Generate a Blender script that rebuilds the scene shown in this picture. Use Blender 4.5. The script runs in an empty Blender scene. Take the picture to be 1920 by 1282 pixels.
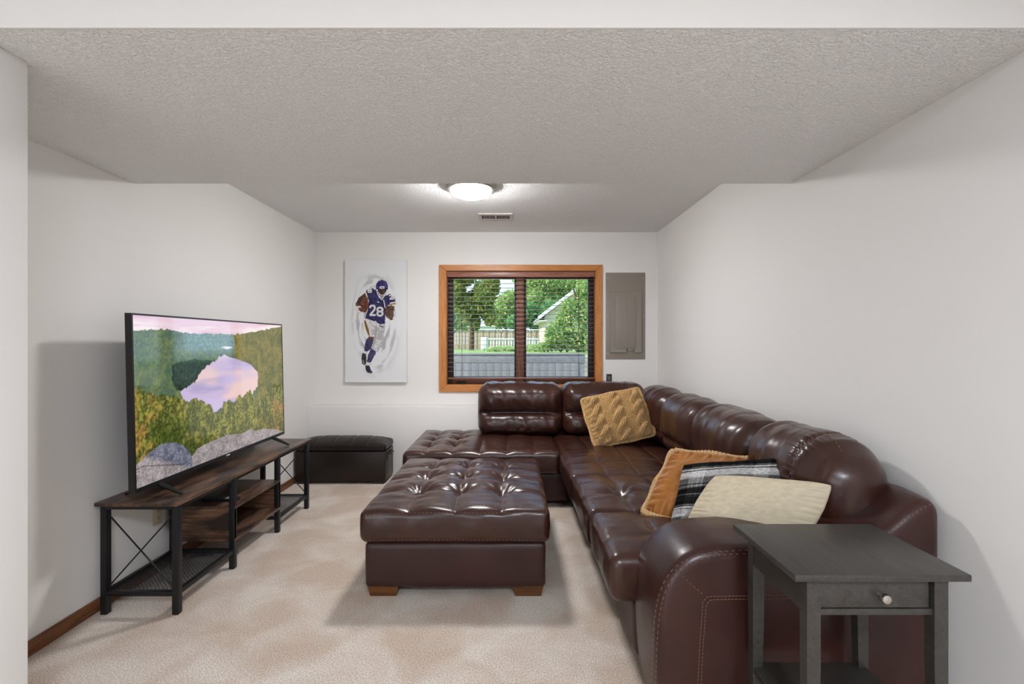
import bpy, bmesh, math, random
import numpy as np
from mathutils import Vector, Matrix, Euler

S = bpy.context.scene
COL = S.collection
random.seed(7)
rng = np.random.default_rng(11)
F = 906.67          # focal length in pixels of the 1920 px wide photograph (17 mm)
EYE = 1.29

# ------------------------------------------------------------------ camera, world, light
cam = bpy.data.cameras.new('camera'); cam.lens = 17.0; cam.sensor_width = 36.0
cam.clip_start = 0.02; cam.clip_end = 400
cam_o = bpy.data.objects.new('camera', cam); COL.objects.link(cam_o)
cam_o.location = (0, 0, EYE); cam_o.rotation_euler = (math.radians(90), 0, 0)
S.camera = cam_o

SKY_STRENGTH = 2
SUN_STRENGTH = 6.8
LAMP_EMIT = 162
DAY_WATTS = 50
HALL_WATTS = 82
S.view_settings.view_transform = 'Standard'
S.view_settings.look = 'None'
S.view_settings.exposure = 0.08
S.view_settings.gamma = 1.0
S.view_settings.use_curve_mapping = False

w = bpy.data.worlds.new('sky'); S.world = w; w.use_nodes = True
nt = w.node_tree; nt.nodes.clear()
wo = nt.nodes.new('ShaderNodeOutputWorld'); bg = nt.nodes.new('ShaderNodeBackground')
tc = nt.nodes.new('ShaderNodeTexCoord'); sx = nt.nodes.new('ShaderNodeSeparateXYZ')
rp = nt.nodes.new('ShaderNodeValToRGB')
rp.color_ramp.elements[0].position = 0.0; rp.color_ramp.elements[0].color = (0.62, 0.78, 1.0, 1)
rp.color_ramp.elements[1].position = 0.6; rp.color_ramp.elements[1].color = (0.45, 0.66, 1.0, 1)
e = rp.color_ramp.elements.new(0.16); e.color = (0.57, 0.75, 1.0, 1)
nt.links.new(tc.outputs['Generated'], sx.inputs[0]); nt.links.new(sx.outputs['Z'], rp.inputs[0])
nt.links.new(rp.outputs[0], bg.inputs[0]); bg.inputs[1].default_value = SKY_STRENGTH
nt.links.new(bg.outputs[0], wo.inputs[0])

sun = bpy.data.lights.new('sun', 'SUN'); sun.energy = SUN_STRENGTH; sun.angle = 0.01; sun.color = (1.0, 0.93, 0.8)
sun_o = bpy.data.objects.new('sun', sun); COL.objects.link(sun_o)
sun_o.rotation_euler = Vector((0.80, 0.30, -0.72)).to_track_quat('-Z', 'Y').to_euler()

def area(name, loc, target, sx_, sy_, watts, col):
    l = bpy.data.lights.new(name, 'AREA'); l.shape = 'RECTANGLE'; l.size = sx_; l.size_y = sy_
    l.energy = watts; l.color = col
    o = bpy.data.objects.new(name, l); COL.objects.link(o); o.location = loc
    o.rotation_euler = (Vector(target) - Vector(loc)).to_track_quat('-Z', 'Y').to_euler()
    return o
# unseen area lights behind the camera: daylight at rear left, and an added overhead fill
area('daylight', (-2.4, -3.40, 1.10), (-2.4, 3.0, 1.10), 2.4, 2.0, DAY_WATTS, (0.88, 0.97, 1.07))
area('hall_fill', (0.35, -1.0, 2.36), (0.35, -1.0, 0.0), 0.5, 0.5, HALL_WATTS, (0.915, 1.0, 1.10))

# ------------------------------------------------------------------ materials
def lin(c):
    c = np.asarray(c, float) / 255.0
    return np.where(c <= 0.04045, c / 12.92, ((c + 0.055) / 1.055) ** 2.4)
def L4(c):
    a = lin(c); return (float(a[0]), float(a[1]), float(a[2]), 1.0)

def new_mat(name):
    m = bpy.data.materials.new(name); m.use_nodes = True
    n = m.node_tree.nodes; b = n['Principled BSDF']
    return m, n, m.node_tree.links, b

def mat(name, rgb, rough=0.5, metal=0.0, spec=0.5, noise=None, bump=None, coat=0.0, sheen=0.0):
    """plain colour; noise=(scale, amount, detail, stretch) varies it; bump=(scale, strength, distance)"""
    m, n, l, b = new_mat(name)
    b.inputs['Base Color'].default_value = L4(rgb); b.inputs['Roughness'].default_value = rough
    b.inputs['Metallic'].default_value = metal; b.inputs['Specular IOR Level'].default_value = spec
    b.inputs['Coat Weight'].default_value = coat
    if sheen:
        b.inputs['Sheen Weight'].default_value = sheen; b.inputs['Sheen Roughness'].default_value = 0.4
    co = n.new('ShaderNodeTexCoord')
    if noise:
        mp = n.new('ShaderNodeMapping'); l.new(co.outputs['Object'], mp.inputs[0])
        mp.inputs['Scale'].default_value = noise[3] if len(noise) > 3 else (1, 1, 1)
        t = n.new('ShaderNodeTexNoise'); t.inputs['Scale'].default_value = noise[0]; t.inputs['Detail'].default_value = noise[2]
        l.new(mp.outputs[0], t.inputs['Vector'])
        r = n.new('ShaderNodeValToRGB'); c = L4(rgb); a = noise[1]
        r.color_ramp.elements[0].position = 0.3; r.color_ramp.elements[1].position = 0.7
        r.color_ramp.elements[0].color = tuple(max(0, v * (1 - a)) for v in c[:3]) + (1,)
        r.color_ramp.elements[1].color = tuple(min(1, v * (1 + a)) for v in c[:3]) + (1,)
        l.new(t.outputs[0], r.inputs[0]); l.new(r.outputs[0], b.inputs['Base Color'])
    if bump:
        t2 = n.new('ShaderNodeTexNoise'); t2.inputs['Scale'].default_value = bump[0]; t2.inputs['Detail'].default_value = 3
        l.new(co.outputs['Object'], t2.inputs['Vector'])
        bp = n.new('ShaderNodeBump'); bp.inputs['Strength'].default_value = bump[1]; bp.inputs['Distance'].default_value = bump[2]
        l.new(t2.outputs[0], bp.inputs['Height']); l.new(bp.outputs[0], b.inputs['Normal'])
    return m

def wood(name, c1, c2, axis=1, scale=9.0, rough=0.45, distort=6.0, c3=None):
    m, n, l, b = new_mat(name)
    co = n.new('ShaderNodeTexCoord'); mp = n.new('ShaderNodeMapping'); l.new(co.outputs['Object'], mp.inputs[0])
    sc = [9.0, 9.0, 9.0]; sc[axis] = 0.7; mp.inputs['Scale'].default_value = sc
    t = n.new('ShaderNodeTexNoise'); t.inputs['Scale'].default_value = scale; t.inputs['Detail'].default_value = 8; t.inputs['Distortion'].default_value = distort * 0.2
    l.new(mp.outputs[0], t.inputs['Vector'])
    r = n.new('ShaderNodeValToRGB'); l.new(t.outputs[0], r.inputs[0])
    r.color_ramp.elements[0].position = 0.34; r.color_ramp.elements[0].color = L4(c1)
    r.color_ramp.elements[1].position = 0.66; r.color_ramp.elements[1].color = L4(c2)
    out = r.outputs[0]
    if c3 is not None:                                   # broad worn patches
        mp2 = n.new('ShaderNodeMapping'); l.new(co.outputs['Object'], mp2.inputs[0])
        s2 = [1.6, 1.6, 1.6]; s2[axis] = 0.55; mp2.inputs['Scale'].default_value = s2
        t3 = n.new('ShaderNodeTexNoise'); t3.inputs['Scale'].default_value = 7; t3.inputs['Detail'].default_value = 6
        l.new(mp2.outputs[0], t3.inputs['Vector'])
        r3 = n.new('ShaderNodeValToRGB'); r3.color_ramp.elements[0].position = 0.42; r3.color_ramp.elements[1].position = 0.60
        r3.color_ramp.elements[0].color = (0, 0, 0, 1); l.new(t3.outputs[0], r3.inputs[0])
        mx = n.new('ShaderNodeMix'); mx.data_type = 'RGBA'; l.new(r3.outputs[0], mx.inputs[0])
        l.new(out, mx.inputs[6]); mx.inputs[7].default_value = L4(c3); out = mx.outputs[2]
    l.new(out, b.inputs['Base Color'])
    b.inputs['Roughness'].default_value = rough
    bp = n.new('ShaderNodeBump'); bp.inputs['Strength'].default_value = 0.25; bp.inputs['Distance'].default_value = 0.001
    l.new(t.outputs[0], bp.inputs['Height']); l.new(bp.outputs[0], b.inputs['Normal'])
    return m

def leather(name, rgb, rough=0.30, coat=0.8, spec=0.6):
    m, n, l, b = new_mat(name)
    co = n.new('ShaderNodeTexCoord')
    t = n.new('ShaderNodeTexNoise'); t.inputs['Scale'].default_value = 5; t.inputs['Detail'].default_value = 4
    l.new(co.outputs['Object'], t.inputs['Vector'])
    r = n.new('ShaderNodeValToRGB'); c = L4(rgb)
    r.color_ramp.elements[0].position = 0.3; r.color_ramp.elements[1].position = 0.75
    r.color_ramp.elements[0].color = (c[0] * 0.75, c[1] * 0.72, c[2] * 0.75, 1); r.color_ramp.elements[1].color = (c[0] * 1.3, c[1] * 1.25, c[2] * 1.2, 1)
    l.new(t.outputs[0], r.inputs[0]); l.new(r.outputs[0], b.inputs['Base Color'])
    b.inputs['Roughness'].default_value = rough; b.inputs['Specular IOR Level'].default_value = spec
    b.inputs['Coat Weight'].default_value = coat; b.inputs['Coat Roughness'].default_value = 0.26; b.inputs['Coat IOR'].default_value = 1.5
    t2 = n.new('ShaderNodeTexNoise'); t2.inputs['Scale'].default_value = 17; t2.inputs['Detail'].default_value = 3
    l.new(co.outputs['Object'], t2.inputs['Vector'])
    v = n.new('ShaderNodeTexVoronoi'); v.inputs['Scale'].default_value = 420; l.new(co.outputs['Object'], v.inputs['Vector'])
    b1 = n.new('ShaderNodeBump'); b1.inputs['Strength'].default_value = 0.22; b1.inputs['Distance'].default_value = 0.005
    l.new(t2.outputs[0], b1.inputs['Height'])
    b2 = n.new('ShaderNodeBump'); b2.inputs['Strength'].default_value = 0.12; b2.inputs['Distance'].default_value = 0.001
    l.new(v.outputs[0], b2.inputs['Height']); l.new(b1.outputs[0], b2.inputs['Normal'])
    l.new(b2.outputs[0], b.inputs['Normal']); l.new(b1.outputs[0], b.inputs['Coat Normal'])
    return m

def ceiling_mat(name, rgb):
    m, n, l, b = new_mat(name)
    b.inputs['Base Color'].default_value = L4(rgb); b.inputs['Roughness'].default_value = 0.6
    b.inputs['Specular IOR Level'].default_value = 0.35
    co = n.new('ShaderNodeTexCoord')
    t = n.new('ShaderNodeTexNoise'); t.inputs['Scale'].default_value = 92; t.inputs['Detail'].default_value = 3.5; t.inputs['Distortion'].default_value = 0.8
    l.new(co.outputs['Object'], t.inputs['Vector'])
    r = n.new('ShaderNodeValToRGB'); r.color_ramp.elements[0].position = 0.42; r.color_ramp.elements[1].position = 0.66
    l.new(t.outputs[0], r.inputs[0])
    bp = n.new('ShaderNodeBump'); bp.inputs['Strength'].default_value = 0.7; bp.inputs['Distance'].default_value = 0.006
    l.new(r.outputs[0], bp.inputs['Height']); l.new(bp.outputs[0], b.inputs['Normal'])
    return m

def carpet_mat():
    m, n, l, b = new_mat('beige_carpet')
    co = n.new('ShaderNodeTexCoord')
    big = n.new('ShaderNodeTexNoise'); big.inputs['Scale'].default_value = 3.4; big.inputs['Detail'].default_value = 7; big.inputs['Distortion'].default_value = 0.6
    fine = n.new('ShaderNodeTexNoise'); fine.inputs['Scale'].default_value = 170; fine.inputs['Detail'].default_value = 3
    l.new(co.outputs['Object'], big.inputs['Vector']); l.new(co.outputs['Object'], fine.inputs['Vector'])
    r1 = n.new('ShaderNodeValToRGB'); r1.color_ramp.elements[0].position = 0.38; r1.color_ramp.elements[1].position = 0.64
    r1.color_ramp.elements[0].color = L4((216, 195, 177)); r1.color_ramp.elements[1].color = L4((238, 226, 214))
    l.new(big.outputs[0], r1.inputs[0])
    r2 = n.new('ShaderNodeValToRGB'); r2.color_ramp.elements[0].position = 0.30; r2.color_ramp.elements[1].position = 0.65
    r2.color_ramp.elements[0].color = (0.50, 0.485, 0.475, 1); r2.color_ramp.elements[1].color = (1, 1, 1, 1)
    l.new(fine.outputs[0], r2.inputs[0])
    mx = n.new('ShaderNodeMix'); mx.data_type = 'RGBA'; mx.blend_type = 'MULTIPLY'; mx.inputs[0].default_value = 1.0
    l.new(r1.outputs[0], mx.inputs[6]); l.new(r2.outputs[0], mx.inputs[7]); l.new(mx.outputs[2], b.inputs['Base Color'])
    b.inputs['Roughness'].default_value = 0.95; b.inputs['Specular IOR Level'].default_value = 0.1
    b.inputs['Sheen Weight'].default_value = 0.15
    bp = n.new('ShaderNodeBump'); bp.inputs['Strength'].default_value = 0.8; bp.inputs['Distance'].default_value = 0.006
    l.new(fine.outputs[0], bp.inputs['Height']); l.new(bp.outputs[0], b.inputs['Normal'])
    return m

def attr_mat(name, rough=0.8, emit=0.0, spec=0.3, bump=None, sheen=0.0):
    m, n, l, b = new_mat(name)
    a = n.new('ShaderNodeAttribute'); a.attribute_name = 'Col'
    if emit:
        b.inputs['Base Color'].default_value = (0.004, 0.004, 0.005, 1)
        l.new(a.outputs['Color'], b.inputs['Emission Color']); b.inputs['Emission Strength'].default_value = emit
    else:
        l.new(a.outputs['Color'], b.inputs['Base Color'])
    b.inputs['Roughness'].default_value = rough; b.inputs['Specular IOR Level'].default_value = spec
    if sheen: b.inputs['Sheen Weight'].default_value = sheen
    if bump:
        co = n.new('ShaderNodeTexCoord')
        t2 = n.new('ShaderNodeTexNoise'); t2.inputs['Scale'].default_value = bump[0]; t2.inputs['Detail'].default_value = 3
        l.new(co.outputs['Object'], t2.inputs['Vector'])
        bp = n.new('ShaderNodeBump'); bp.inputs['Strength'].default_value = bump[1]; bp.inputs['Distance'].default_value = bump[2]
        l.new(t2.outputs[0], bp.inputs['Height']); l.new(bp.outputs[0], b.inputs['Normal'])
    return m

def glass_mat():
    m = bpy.data.materials.new('window_glass'); m.use_nodes = True
    n = m.node_tree.nodes; l = m.node_tree.links; n.clear()
    o = n.new('ShaderNodeOutputMaterial'); mx = n.new('ShaderNodeMixShader'); tr = n.new('ShaderNodeBsdfTransparent')
    gl = n.new('ShaderNodeBsdfGlossy'); fr = n.new('ShaderNodeFresnel'); fr.inputs[0].default_value = 1.2
    gl.inputs['Roughness'].default_value = 0.02; tr.inputs[0].default_value = (0.95, 0.97, 0.96, 1)
    l.new(fr.outputs[0], mx.inputs[0]); l.new(tr.outputs[0], mx.inputs[1]); l.new(gl.outputs[0], mx.inputs[2]); l.new(mx.outputs[0], o.inputs[0])
    return m

def leaf_mat(name, c1, c2, c3):
    m = bpy.data.materials.new(name); m.use_nodes = True
    n = m.node_tree.nodes; l = m.node_tree.links; n.clear()
    o = n.new('ShaderNodeOutputMaterial'); mx = n.new('ShaderNodeMixShader'); mx.inputs[0].default_value = 0.5
    d = n.new('ShaderNodeBsdfDiffuse'); t = n.new('ShaderNodeBsdfTranslucent')
    g = n.new('ShaderNodeNewGeometry'); r = n.new('ShaderNodeValToRGB')
    r.color_ramp.elements[0].color = L4(c1); r.color_ramp.elements[1].color = L4(c3)
    e = r.color_ramp.elements.new(0.5); e.color = L4(c2)
    l.new(g.outputs['Random Per Island'], r.inputs[0])
    l.new(r.outputs[0], d.inputs[0]); l.new(r.outputs[0], t.inputs[0])
    l.new(d.outputs[0], mx.inputs[1]); l.new(t.outputs[0], mx.inputs[2]); l.new(mx.outputs[0], o.inputs[0])
    return m

def emit_mat(name, rgb, strength):
    m, n, l, b = new_mat(name)
    b.inputs['Base Color'].default_value = (0.9, 0.9, 0.9, 1)
    b.inputs['Emission Color'].default_value = rgb; b.inputs['Emission Strength'].default_value = strength
    return m

M = dict(
    wall=mat('wall_paint', (231, 228, 225), 0.75, spec=0.25, bump=(240, 0.05, 0.001)),
    ceil=ceiling_mat('textured_ceiling', (243, 242, 241)),
    carpet=carpet_mat(),
    base=wood('baseboard_oak', (92, 54, 28), (128, 80, 45), 1, 8),
    oak_x=wood('oak_trim_across', (172, 104, 46), (205, 137, 70), 0, 8, 0.4),
    oak_z=wood('oak_trim_upright', (172, 104, 46), (205, 137, 70), 2, 8, 0.4),
    sash_x=wood('sash_wood_across', (96, 56, 38), (130, 78, 55), 0, 8, 0.45),
    sash_z=wood('sash_wood_upright', (44, 36, 38), (62, 50, 52), 2, 8, 0.5), mullion=wood('mullion_wood', (128, 84, 64), (172, 122, 100), 2, 8, 0.5), valance=wood('valance_wood', (128, 80, 62), (164, 110, 90), 0, 8, 0.35),  # sash_z: stiles darkened, shade and gasket tone put into the wood colour
    gasket=mat('dark_gasket', (38, 32, 34), 0.5),
    slat=mat('blind_slat', (120, 82, 66), 0.28, spec=0.7, coat=0.4),
    cord=mat('blind_cord', (48, 36, 32), 0.7),
    glass=glass_mat(),
    leather=leather('brown_leather', (56, 30, 23), 0.33, 0.45, 0.32),
    leather_arm=leather('brown_leather_arm', (54, 28, 24), 0.38, 0.28, 0.32),
    leather_flat=leather('brown_leather_side', (52, 28, 25), 0.46, 0.08, 0.35),
    stitch=mat('tan_thread', (122, 86, 64), 0.7),
    foot=wood('foot_wood', (74, 42, 16), (104, 62, 26), 0, 6, 0.4),
    trunk=leather('espresso_vinyl', (33, 25, 22), 0.38, 0.12, 0.28),
    trunkfoot=mat('black_foot', (20, 18, 18), 0.5),
    hardware=mat('dark_bracket', (30, 22, 20), 0.4),
    rustic=wood('rustic_board', (62, 44, 35), (124, 92, 72), 1, 6, 0.34, 10, (44, 34, 30)),
    rustic_x=wood('rustic_board_across', (72, 50, 38), (136, 100, 76), 0, 6, 0.42, 10, (46, 35, 30)),
    iron=mat('black_iron', (30, 30, 33), 0.45, 0.3, bump=(300, 0.1, 0.001)),
    plastic=mat('black_plastic', (20, 20, 22), 0.35),
    plastic_grey=mat('charcoal_plastic', (60, 60, 62), 0.5),
    whitemark=mat('white_print', (215, 215, 215), 0.6),
    screen=attr_mat('lit_screen', 0.06, 0.88, 0.6),
    painted=attr_mat('acrylic_paint', 0.7, 0, 0.2, (60, 0.2, 0.002)),
    canvas=mat('canvas_edge', (220, 219, 216), 0.8, noise=(200, 0.06, 2), bump=(500, 0.2, 0.001)),
    panel=mat('panel_enamel', (140, 131, 122), 0.42, spec=0.4),
    screw=mat('nickel_screw', (205, 203, 200), 0.3, 0.6),
    nickel=mat('brushed_nickel', (190, 186, 180), 0.28, 1.0),
    dome=emit_mat('lit_dome', (1.0, 1.0, 1.0, 1), LAMP_EMIT),
    vent=mat('vent_enamel', (205, 198, 194), 0.5),
    dark=mat('dark_duct', (24, 20, 20), 0.8),
    beige=mat('beige_outlet', (205, 192, 168), 0.45),
    blacktable=wood('black_brown_table', (47, 44, 40), (62, 58, 53), 1, 6, 0.40),
    knit=mat('mustard_knit', (192, 156, 106), 0.95, spec=0.1, noise=(90, 0.18, 3), bump=(380, 0.5, 0.002), sheen=0.2),
    velvet=mat('ochre_velvet', (150, 96, 44), 0.8, spec=0.15, noise=(5, 0.22, 4), bump=(30, 0.25, 0.006), sheen=0.35),
    braid=mat('tan_braid', (196, 160, 116), 0.95, spec=0.1, noise=(120, 0.2, 3), bump=(300, 0.5, 0.002)),
    plaid=attr_mat('plaid_flannel', 0.95, 0, 0.1, (420, 0.4, 0.001)),
    linen=mat('cream_linen', (200, 187, 162), 0.95, spec=0.1, noise=(60, 0.10, 5, (0.12, 1, 1.6)), bump=(500, 0.4, 0.001)),
    ground=mat('lawn', (118, 140, 72), 0.95, noise=(3, 0.35, 6)),
    stone=mat('grey_block', (128, 128, 132), 0.9, noise=(14, 0.18, 5), bump=(90, 0.4, 0.004)),
    pale=mat('pale_stone', (214, 206, 180), 0.9, noise=(9, 0.2, 4)),
    cedar=mat('weathered_board', (176, 152, 122), 0.85, noise=(4, 0.2, 4)),
    vinyl=mat('white_vinyl', (226, 230, 226), 0.5),
    siding=mat('cream_siding', (214, 204, 176), 0.8),
    roof=mat('roof_shingle', (150, 146, 142), 0.9, noise=(20, 0.25, 4)),
    bark=mat('bark', (84, 66, 52), 0.9, noise=(10, 0.3, 4)),
    leaf_dark=leaf_mat('leaf_dark', (96, 126, 62), (128, 152, 80), (186, 176, 104)),
    leaf_mid=leaf_mat('leaf_mid', (120, 158, 96), (168, 194, 122), (212, 222, 160)),
    leaf_deep=leaf_mat('leaf_deep', (76, 124, 84), (104, 156, 96), (156, 196, 126)),
    leaf_bush=leaf_mat('leaf_bush', (92, 132, 78), (142, 176, 98), (218, 224, 150)),
)

# ------------------------------------------------------------------ helpers
def P(px, py, y):
    return ((px - 960) * y / F, y, EYE - (py - 641) * y / F)

def tag(o, label=None, cat=None, group=None, kind=None):
    if label: o['label'] = label
    if cat: o['category'] = cat
    if group: o['group'] = group
    if kind: o['kind'] = kind
    return o

def thing(name, loc, label, cat, group=None, rot=(0, 0, 0)):
    o = bpy.data.objects.new(name, None); COL.objects.link(o)
    o.empty_display_size = 0.1; o.location = loc; o.rotation_euler = rot
    return tag(o, label, cat, group)

def root_of(p):
    while p.parent: p = p.parent
    return p

def link(name, verts, faces, m, parent=None, smooth=False, local=False, sharp=None):
    """one mesh object; verts are world coordinates unless local; a parented mesh is stored relative to its thing's base"""
    v = np.asarray(verts, float).reshape(-1, 3)
    if parent is not None and not local:
        v = v - np.array(root_of(parent).location)
    me = bpy.data.meshes.new(name); me.from_pydata(v.tolist(), [], faces)
    mats = m if isinstance(m, (list, tuple)) else [m]
    for mm in mats: me.materials.append(mm)
    if smooth:
        me.polygons.foreach_set('use_smooth', [True] * len(me.polygons))
        if sharp: me.set_sharp_from_angle(angle=math.radians(sharp))
    me.update()
    o = bpy.data.objects.new(name, me); COL.objects.link(o)
    if parent is not None: o.parent = parent
    return o

class MB:
    """collects simple solids into one mesh"""
    def __init__(s): s.v = []; s.f = []
    def add(s, v, f):
        k = len(s.v); s.v += [tuple(map(float, q)) for q in v]; s.f += [tuple(i + k for i in q) for q in f]; return s
    def box(s, x0, x1, y0, y1, z0, z1, bev=0.0, seg=2):
        if bev <= 0:
            v = [(x, y, z) for x in (x0, x1) for y in (y0, y1) for z in (z0, z1)]
            return s.add(v, [(0, 1, 3, 2), (4, 6, 7, 5), (0, 4, 5, 1), (2, 3, 7, 6), (0, 2, 6, 4), (1, 5, 7, 3)])
        bm = bmesh.new(); bmesh.ops.create_cube(bm, size=1)
        for q in bm.verts:
            q.co = ((x0 + x1) / 2 + q.co.x * (x1 - x0), (y0 + y1) / 2 + q.co.y * (y1 - y0), (z0 + z1) / 2 + q.co.z * (z1 - z0))
        bmesh.ops.bevel(bm, geom=bm.edges[:], offset=bev, segments=seg, affect='EDGES', profile=0.5)
        bm.verts.ensure_lookup_table(); bm.verts.index_update()
        v = [tuple(q.co) for q in bm.verts]; f = [tuple(q.index for q in p.verts) for p in bm.faces]; bm.free()
        return s.add(v, f)
    def hexa(s, bottom, top):
        """frustum from two quads (same winding, counterclockwise from above)"""
        return s.add(list(bottom) + list(top), [(3, 2, 1, 0), (4, 5, 6, 7), (0, 1, 5, 4), (1, 2, 6, 5), (2, 3, 7, 6), (3, 0, 4, 7)])
    def tube(s, pts, r, n=8, cap=True):
        pts = [Vector(p) for p in pts]; rings = []
        up = None
        for i, p in enumerate(pts):
            d = (pts[min(i + 1, len(pts) - 1)] - pts[max(i - 1, 0)]).normalized()
            if up is None: up = Vector((0, 0, 1)) if abs(d.z) < 0.9 else Vector((1, 0, 0))
            a = d.cross(up).normalized(); b = d.cross(a).normalized(); up = -b if (-b).dot(up) > 0 else b
            rr = r[i] if isinstance(r, (list, tuple)) else r
            rings.append([p + a * math.cos(2 * math.pi * k / n) * rr + b * math.sin(2 * math.pi * k / n) * rr for k in range(n)])
        v = [q for g in rings for q in g]; f = []
        for i in range(len(pts) - 1):
            for k in range(n):
                f.append((i * n + k, i * n + (k + 1) % n, (i + 1) * n + (k + 1) % n, (i + 1) * n + k))
        if cap:
            f.append(tuple(range(n - 1, -1, -1))); f.append(tuple((len(pts) - 1) * n + k for k in range(n)))
        return s.add(v, f)
    def lathe(s, c, prof, n=40, axis='z'):
        """prof: list of (radius, height)"""
        v = []; f = []
        for r, h in prof:
            for k in range(n):
                a = 2 * math.pi * k / n
                if axis == 'z': v.append((c[0] + r * math.cos(a), c[1] + r * math.sin(a), c[2] + h))
                elif axis == 'y': v.append((c[0] + r * math.cos(a), c[1] + h, c[2] + r * math.sin(a)))
                else: v.append((c[0] + h, c[1] + r * math.cos(a), c[2] + r * math.sin(a)))
        for i in range(len(prof) - 1):
            for k in range(n):
                f.append((i * n + k, i * n + (k + 1) % n, (i + 1) * n + (k + 1) % n, (i + 1) * n + k))
        f.append(tuple(range(n - 1, -1, -1))); f.append(tuple((len(prof) - 1) * n + k for k in range(n)))
        return s.add(v, f)
    def prism(s, poly, y0, y1):
        """polygon in xz pushed from y0 to y1"""
        n = len(poly); v = [(x, y0, z) for x, z in poly] + [(x, y1, z) for x, z in poly]
        f = [tuple(range(n)), tuple(range(2 * n - 1, n - 1, -1))] + [(i, (i + 1) % n, n + (i + 1) % n, n + i) for i in range(n)]
        return s.add(v, f)
    def build(s, name, m, parent=None, smooth=False, sharp=40, local=False):
        o = link(name, s.v, s.f, m, parent, smooth, local, sharp if smooth else None)
        bm = bmesh.new(); bm.from_mesh(o.data); bmesh.ops.recalc_face_normals(bm, faces=bm.faces[:]); bm.to_mesh(o.data); bm.free()
        return o

def bx(name, x0, x1, y0, y1, z0, z1, m, parent=None, bev=0.0, seg=2):
    return MB().box(x0, x1, y0, y1, z0, z1, bev, seg).build(name, m, parent, smooth=bev > 0)

def struct(o): o['kind'] = 'structure'; return o

def _hash(i, j, k, seed):
    h = (i * 374761393 + j * 668265263 + k * 2147483647 + seed * 974711) & 0xffffffff
    h = ((h ^ (h >> 13)) * 1274126177) & 0xffffffff
    return ((h ^ (h >> 16)) & 0xffff) / 65535.0
def vnoise(p, seed=0):
    p = np.asarray(p, float); i = np.floor(p).astype(np.int64); fr = p - i; fr = fr * fr * (3 - 2 * fr)
    out = 0
    for a in (0, 1):
        for b in (0, 1):
            for c in (0, 1):
                wgt = (fr[..., 0] if a else 1 - fr[..., 0]) * (fr[..., 1] if b else 1 - fr[..., 1]) * (fr[..., 2] if c else 1 - fr[..., 2])
                out = out + wgt * _hash(i[..., 0] + a, i[..., 1] + b, i[..., 2] + c, seed)
    return out * 2 - 1
def fbm(p, seed=0, oct=3):
    p = np.asarray(p, float); o = 0; a = 1.0
    for k in range(oct): o = o + a * vnoise(p * 2 ** k, seed + k); a *= 0.5
    return o
def gauss(x, s): return np.exp(-(x / s) ** 2)

def rbox(c, size, r, step, disp=None):
    """rounded box as a dense grid; disp(p, nrm) gets positions relative to the centre and moves them"""
    h = np.array(size) / 2.0; r = min(r, *(h * 0.999))
    N = np.maximum(4, np.round(2 * h / step).astype(int))
    idx = {}; pts = []; faces = []
    axes = [np.linspace(-h[a], h[a], N[a] + 1) for a in range(3)]
    def vid(t):
        k = idx.get(t)
        if k is None:
            k = idx[t] = len(pts); pts.append((axes[0][t[0]], axes[1][t[1]], axes[2][t[2]]))
        return k
    for a in range(3):
        b, d = (a + 1) % 3, (a + 2) % 3
        for side in (0, N[a]):
            for i in range(N[b]):
                for j in range(N[d]):
                    q = []
                    for di, dj in ((0, 0), (1, 0), (1, 1), (0, 1)):
                        t = [0, 0, 0]; t[a] = side; t[b] = i + di; t[d] = j + dj; q.append(vid(tuple(t)))
                    faces.append(tuple(q) if side else tuple(reversed(q)))
    p = np.array(pts); inner = np.clip(p, -(h - r), h - r); d = p - inner
    nrm = d / np.maximum(np.linalg.norm(d, axis=1, keepdims=True), 1e-9)
    p = inner + nrm * r
    if disp is not None: p = disp(p, nrm, h)
    return p + np.array(c), faces

def smoothstep(a, b, x):
    t = np.clip((x - a) / (b - a), 0, 1); return t * t * (3 - 2 * t)

def seat_disp(xs, ys, crown=0.03, button=0.028, seed=0, buttons=None, side=0.008, fold=0.010, wr=1.0):
    """top quilted along x=xs and y=ys (relative), a button where they cross"""
    def f(p, n, h):
        up = np.clip(n[:, 2], 0, 1); u = p[:, 0] / h[0]; v = p[:, 1] / h[1]
        dz = crown * (1 - np.abs(u) ** 2.5) * (1 - np.abs(v) ** 2.5)
        gx = np.zeros(len(p)); gy = np.zeros(len(p)); wob = 0.006 * fbm(p * 9, seed + 40, 2)
        for x in xs: gx = np.maximum(gx, fold * gauss(p[:, 0] - x + wob, 0.045) + 0.006 * gauss(p[:, 0] - x + wob, 0.008))
        for y in ys: gy = np.maximum(gy, fold * gauss(p[:, 1] - y + wob, 0.045) + 0.005 * gauss(p[:, 1] - y + wob, 0.008))
        dz = dz - np.maximum(gx, gy)
        bl = buttons if buttons is not None else [(x, y) for x in xs for y in ys]
        for (x, y) in bl:
            rx = p[:, 0] - x; ry = p[:, 1] - y; rr = np.hypot(rx, ry); an = np.arctan2(ry, rx)
            dz = dz - button * gauss(rr, 0.05) - 0.012 * gauss(rr, 0.016)
            dz = dz - wr * 0.0075 * gauss(rr - 0.06, 0.045) * (0.5 + 0.5 * np.cos(an * 9 + seed + 3 * x * 7))
        dz = dz + wr * 0.0028 * fbm(p * np.array([8, 20, 7]), seed, 2)
        q = p.copy(); q[:, 2] += dz * up
        sidew = 1 - np.abs(n[:, 2])
        bul = side * (1 - (p[:, 2] / h[2]) ** 2) + wr * 0.004 * fbm(p * 7, seed + 5, 3)
        q[:, 0] += n[:, 0] * bul * sidew; q[:, 1] += n[:, 1] * bul * sidew
        return q
    return f

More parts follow.
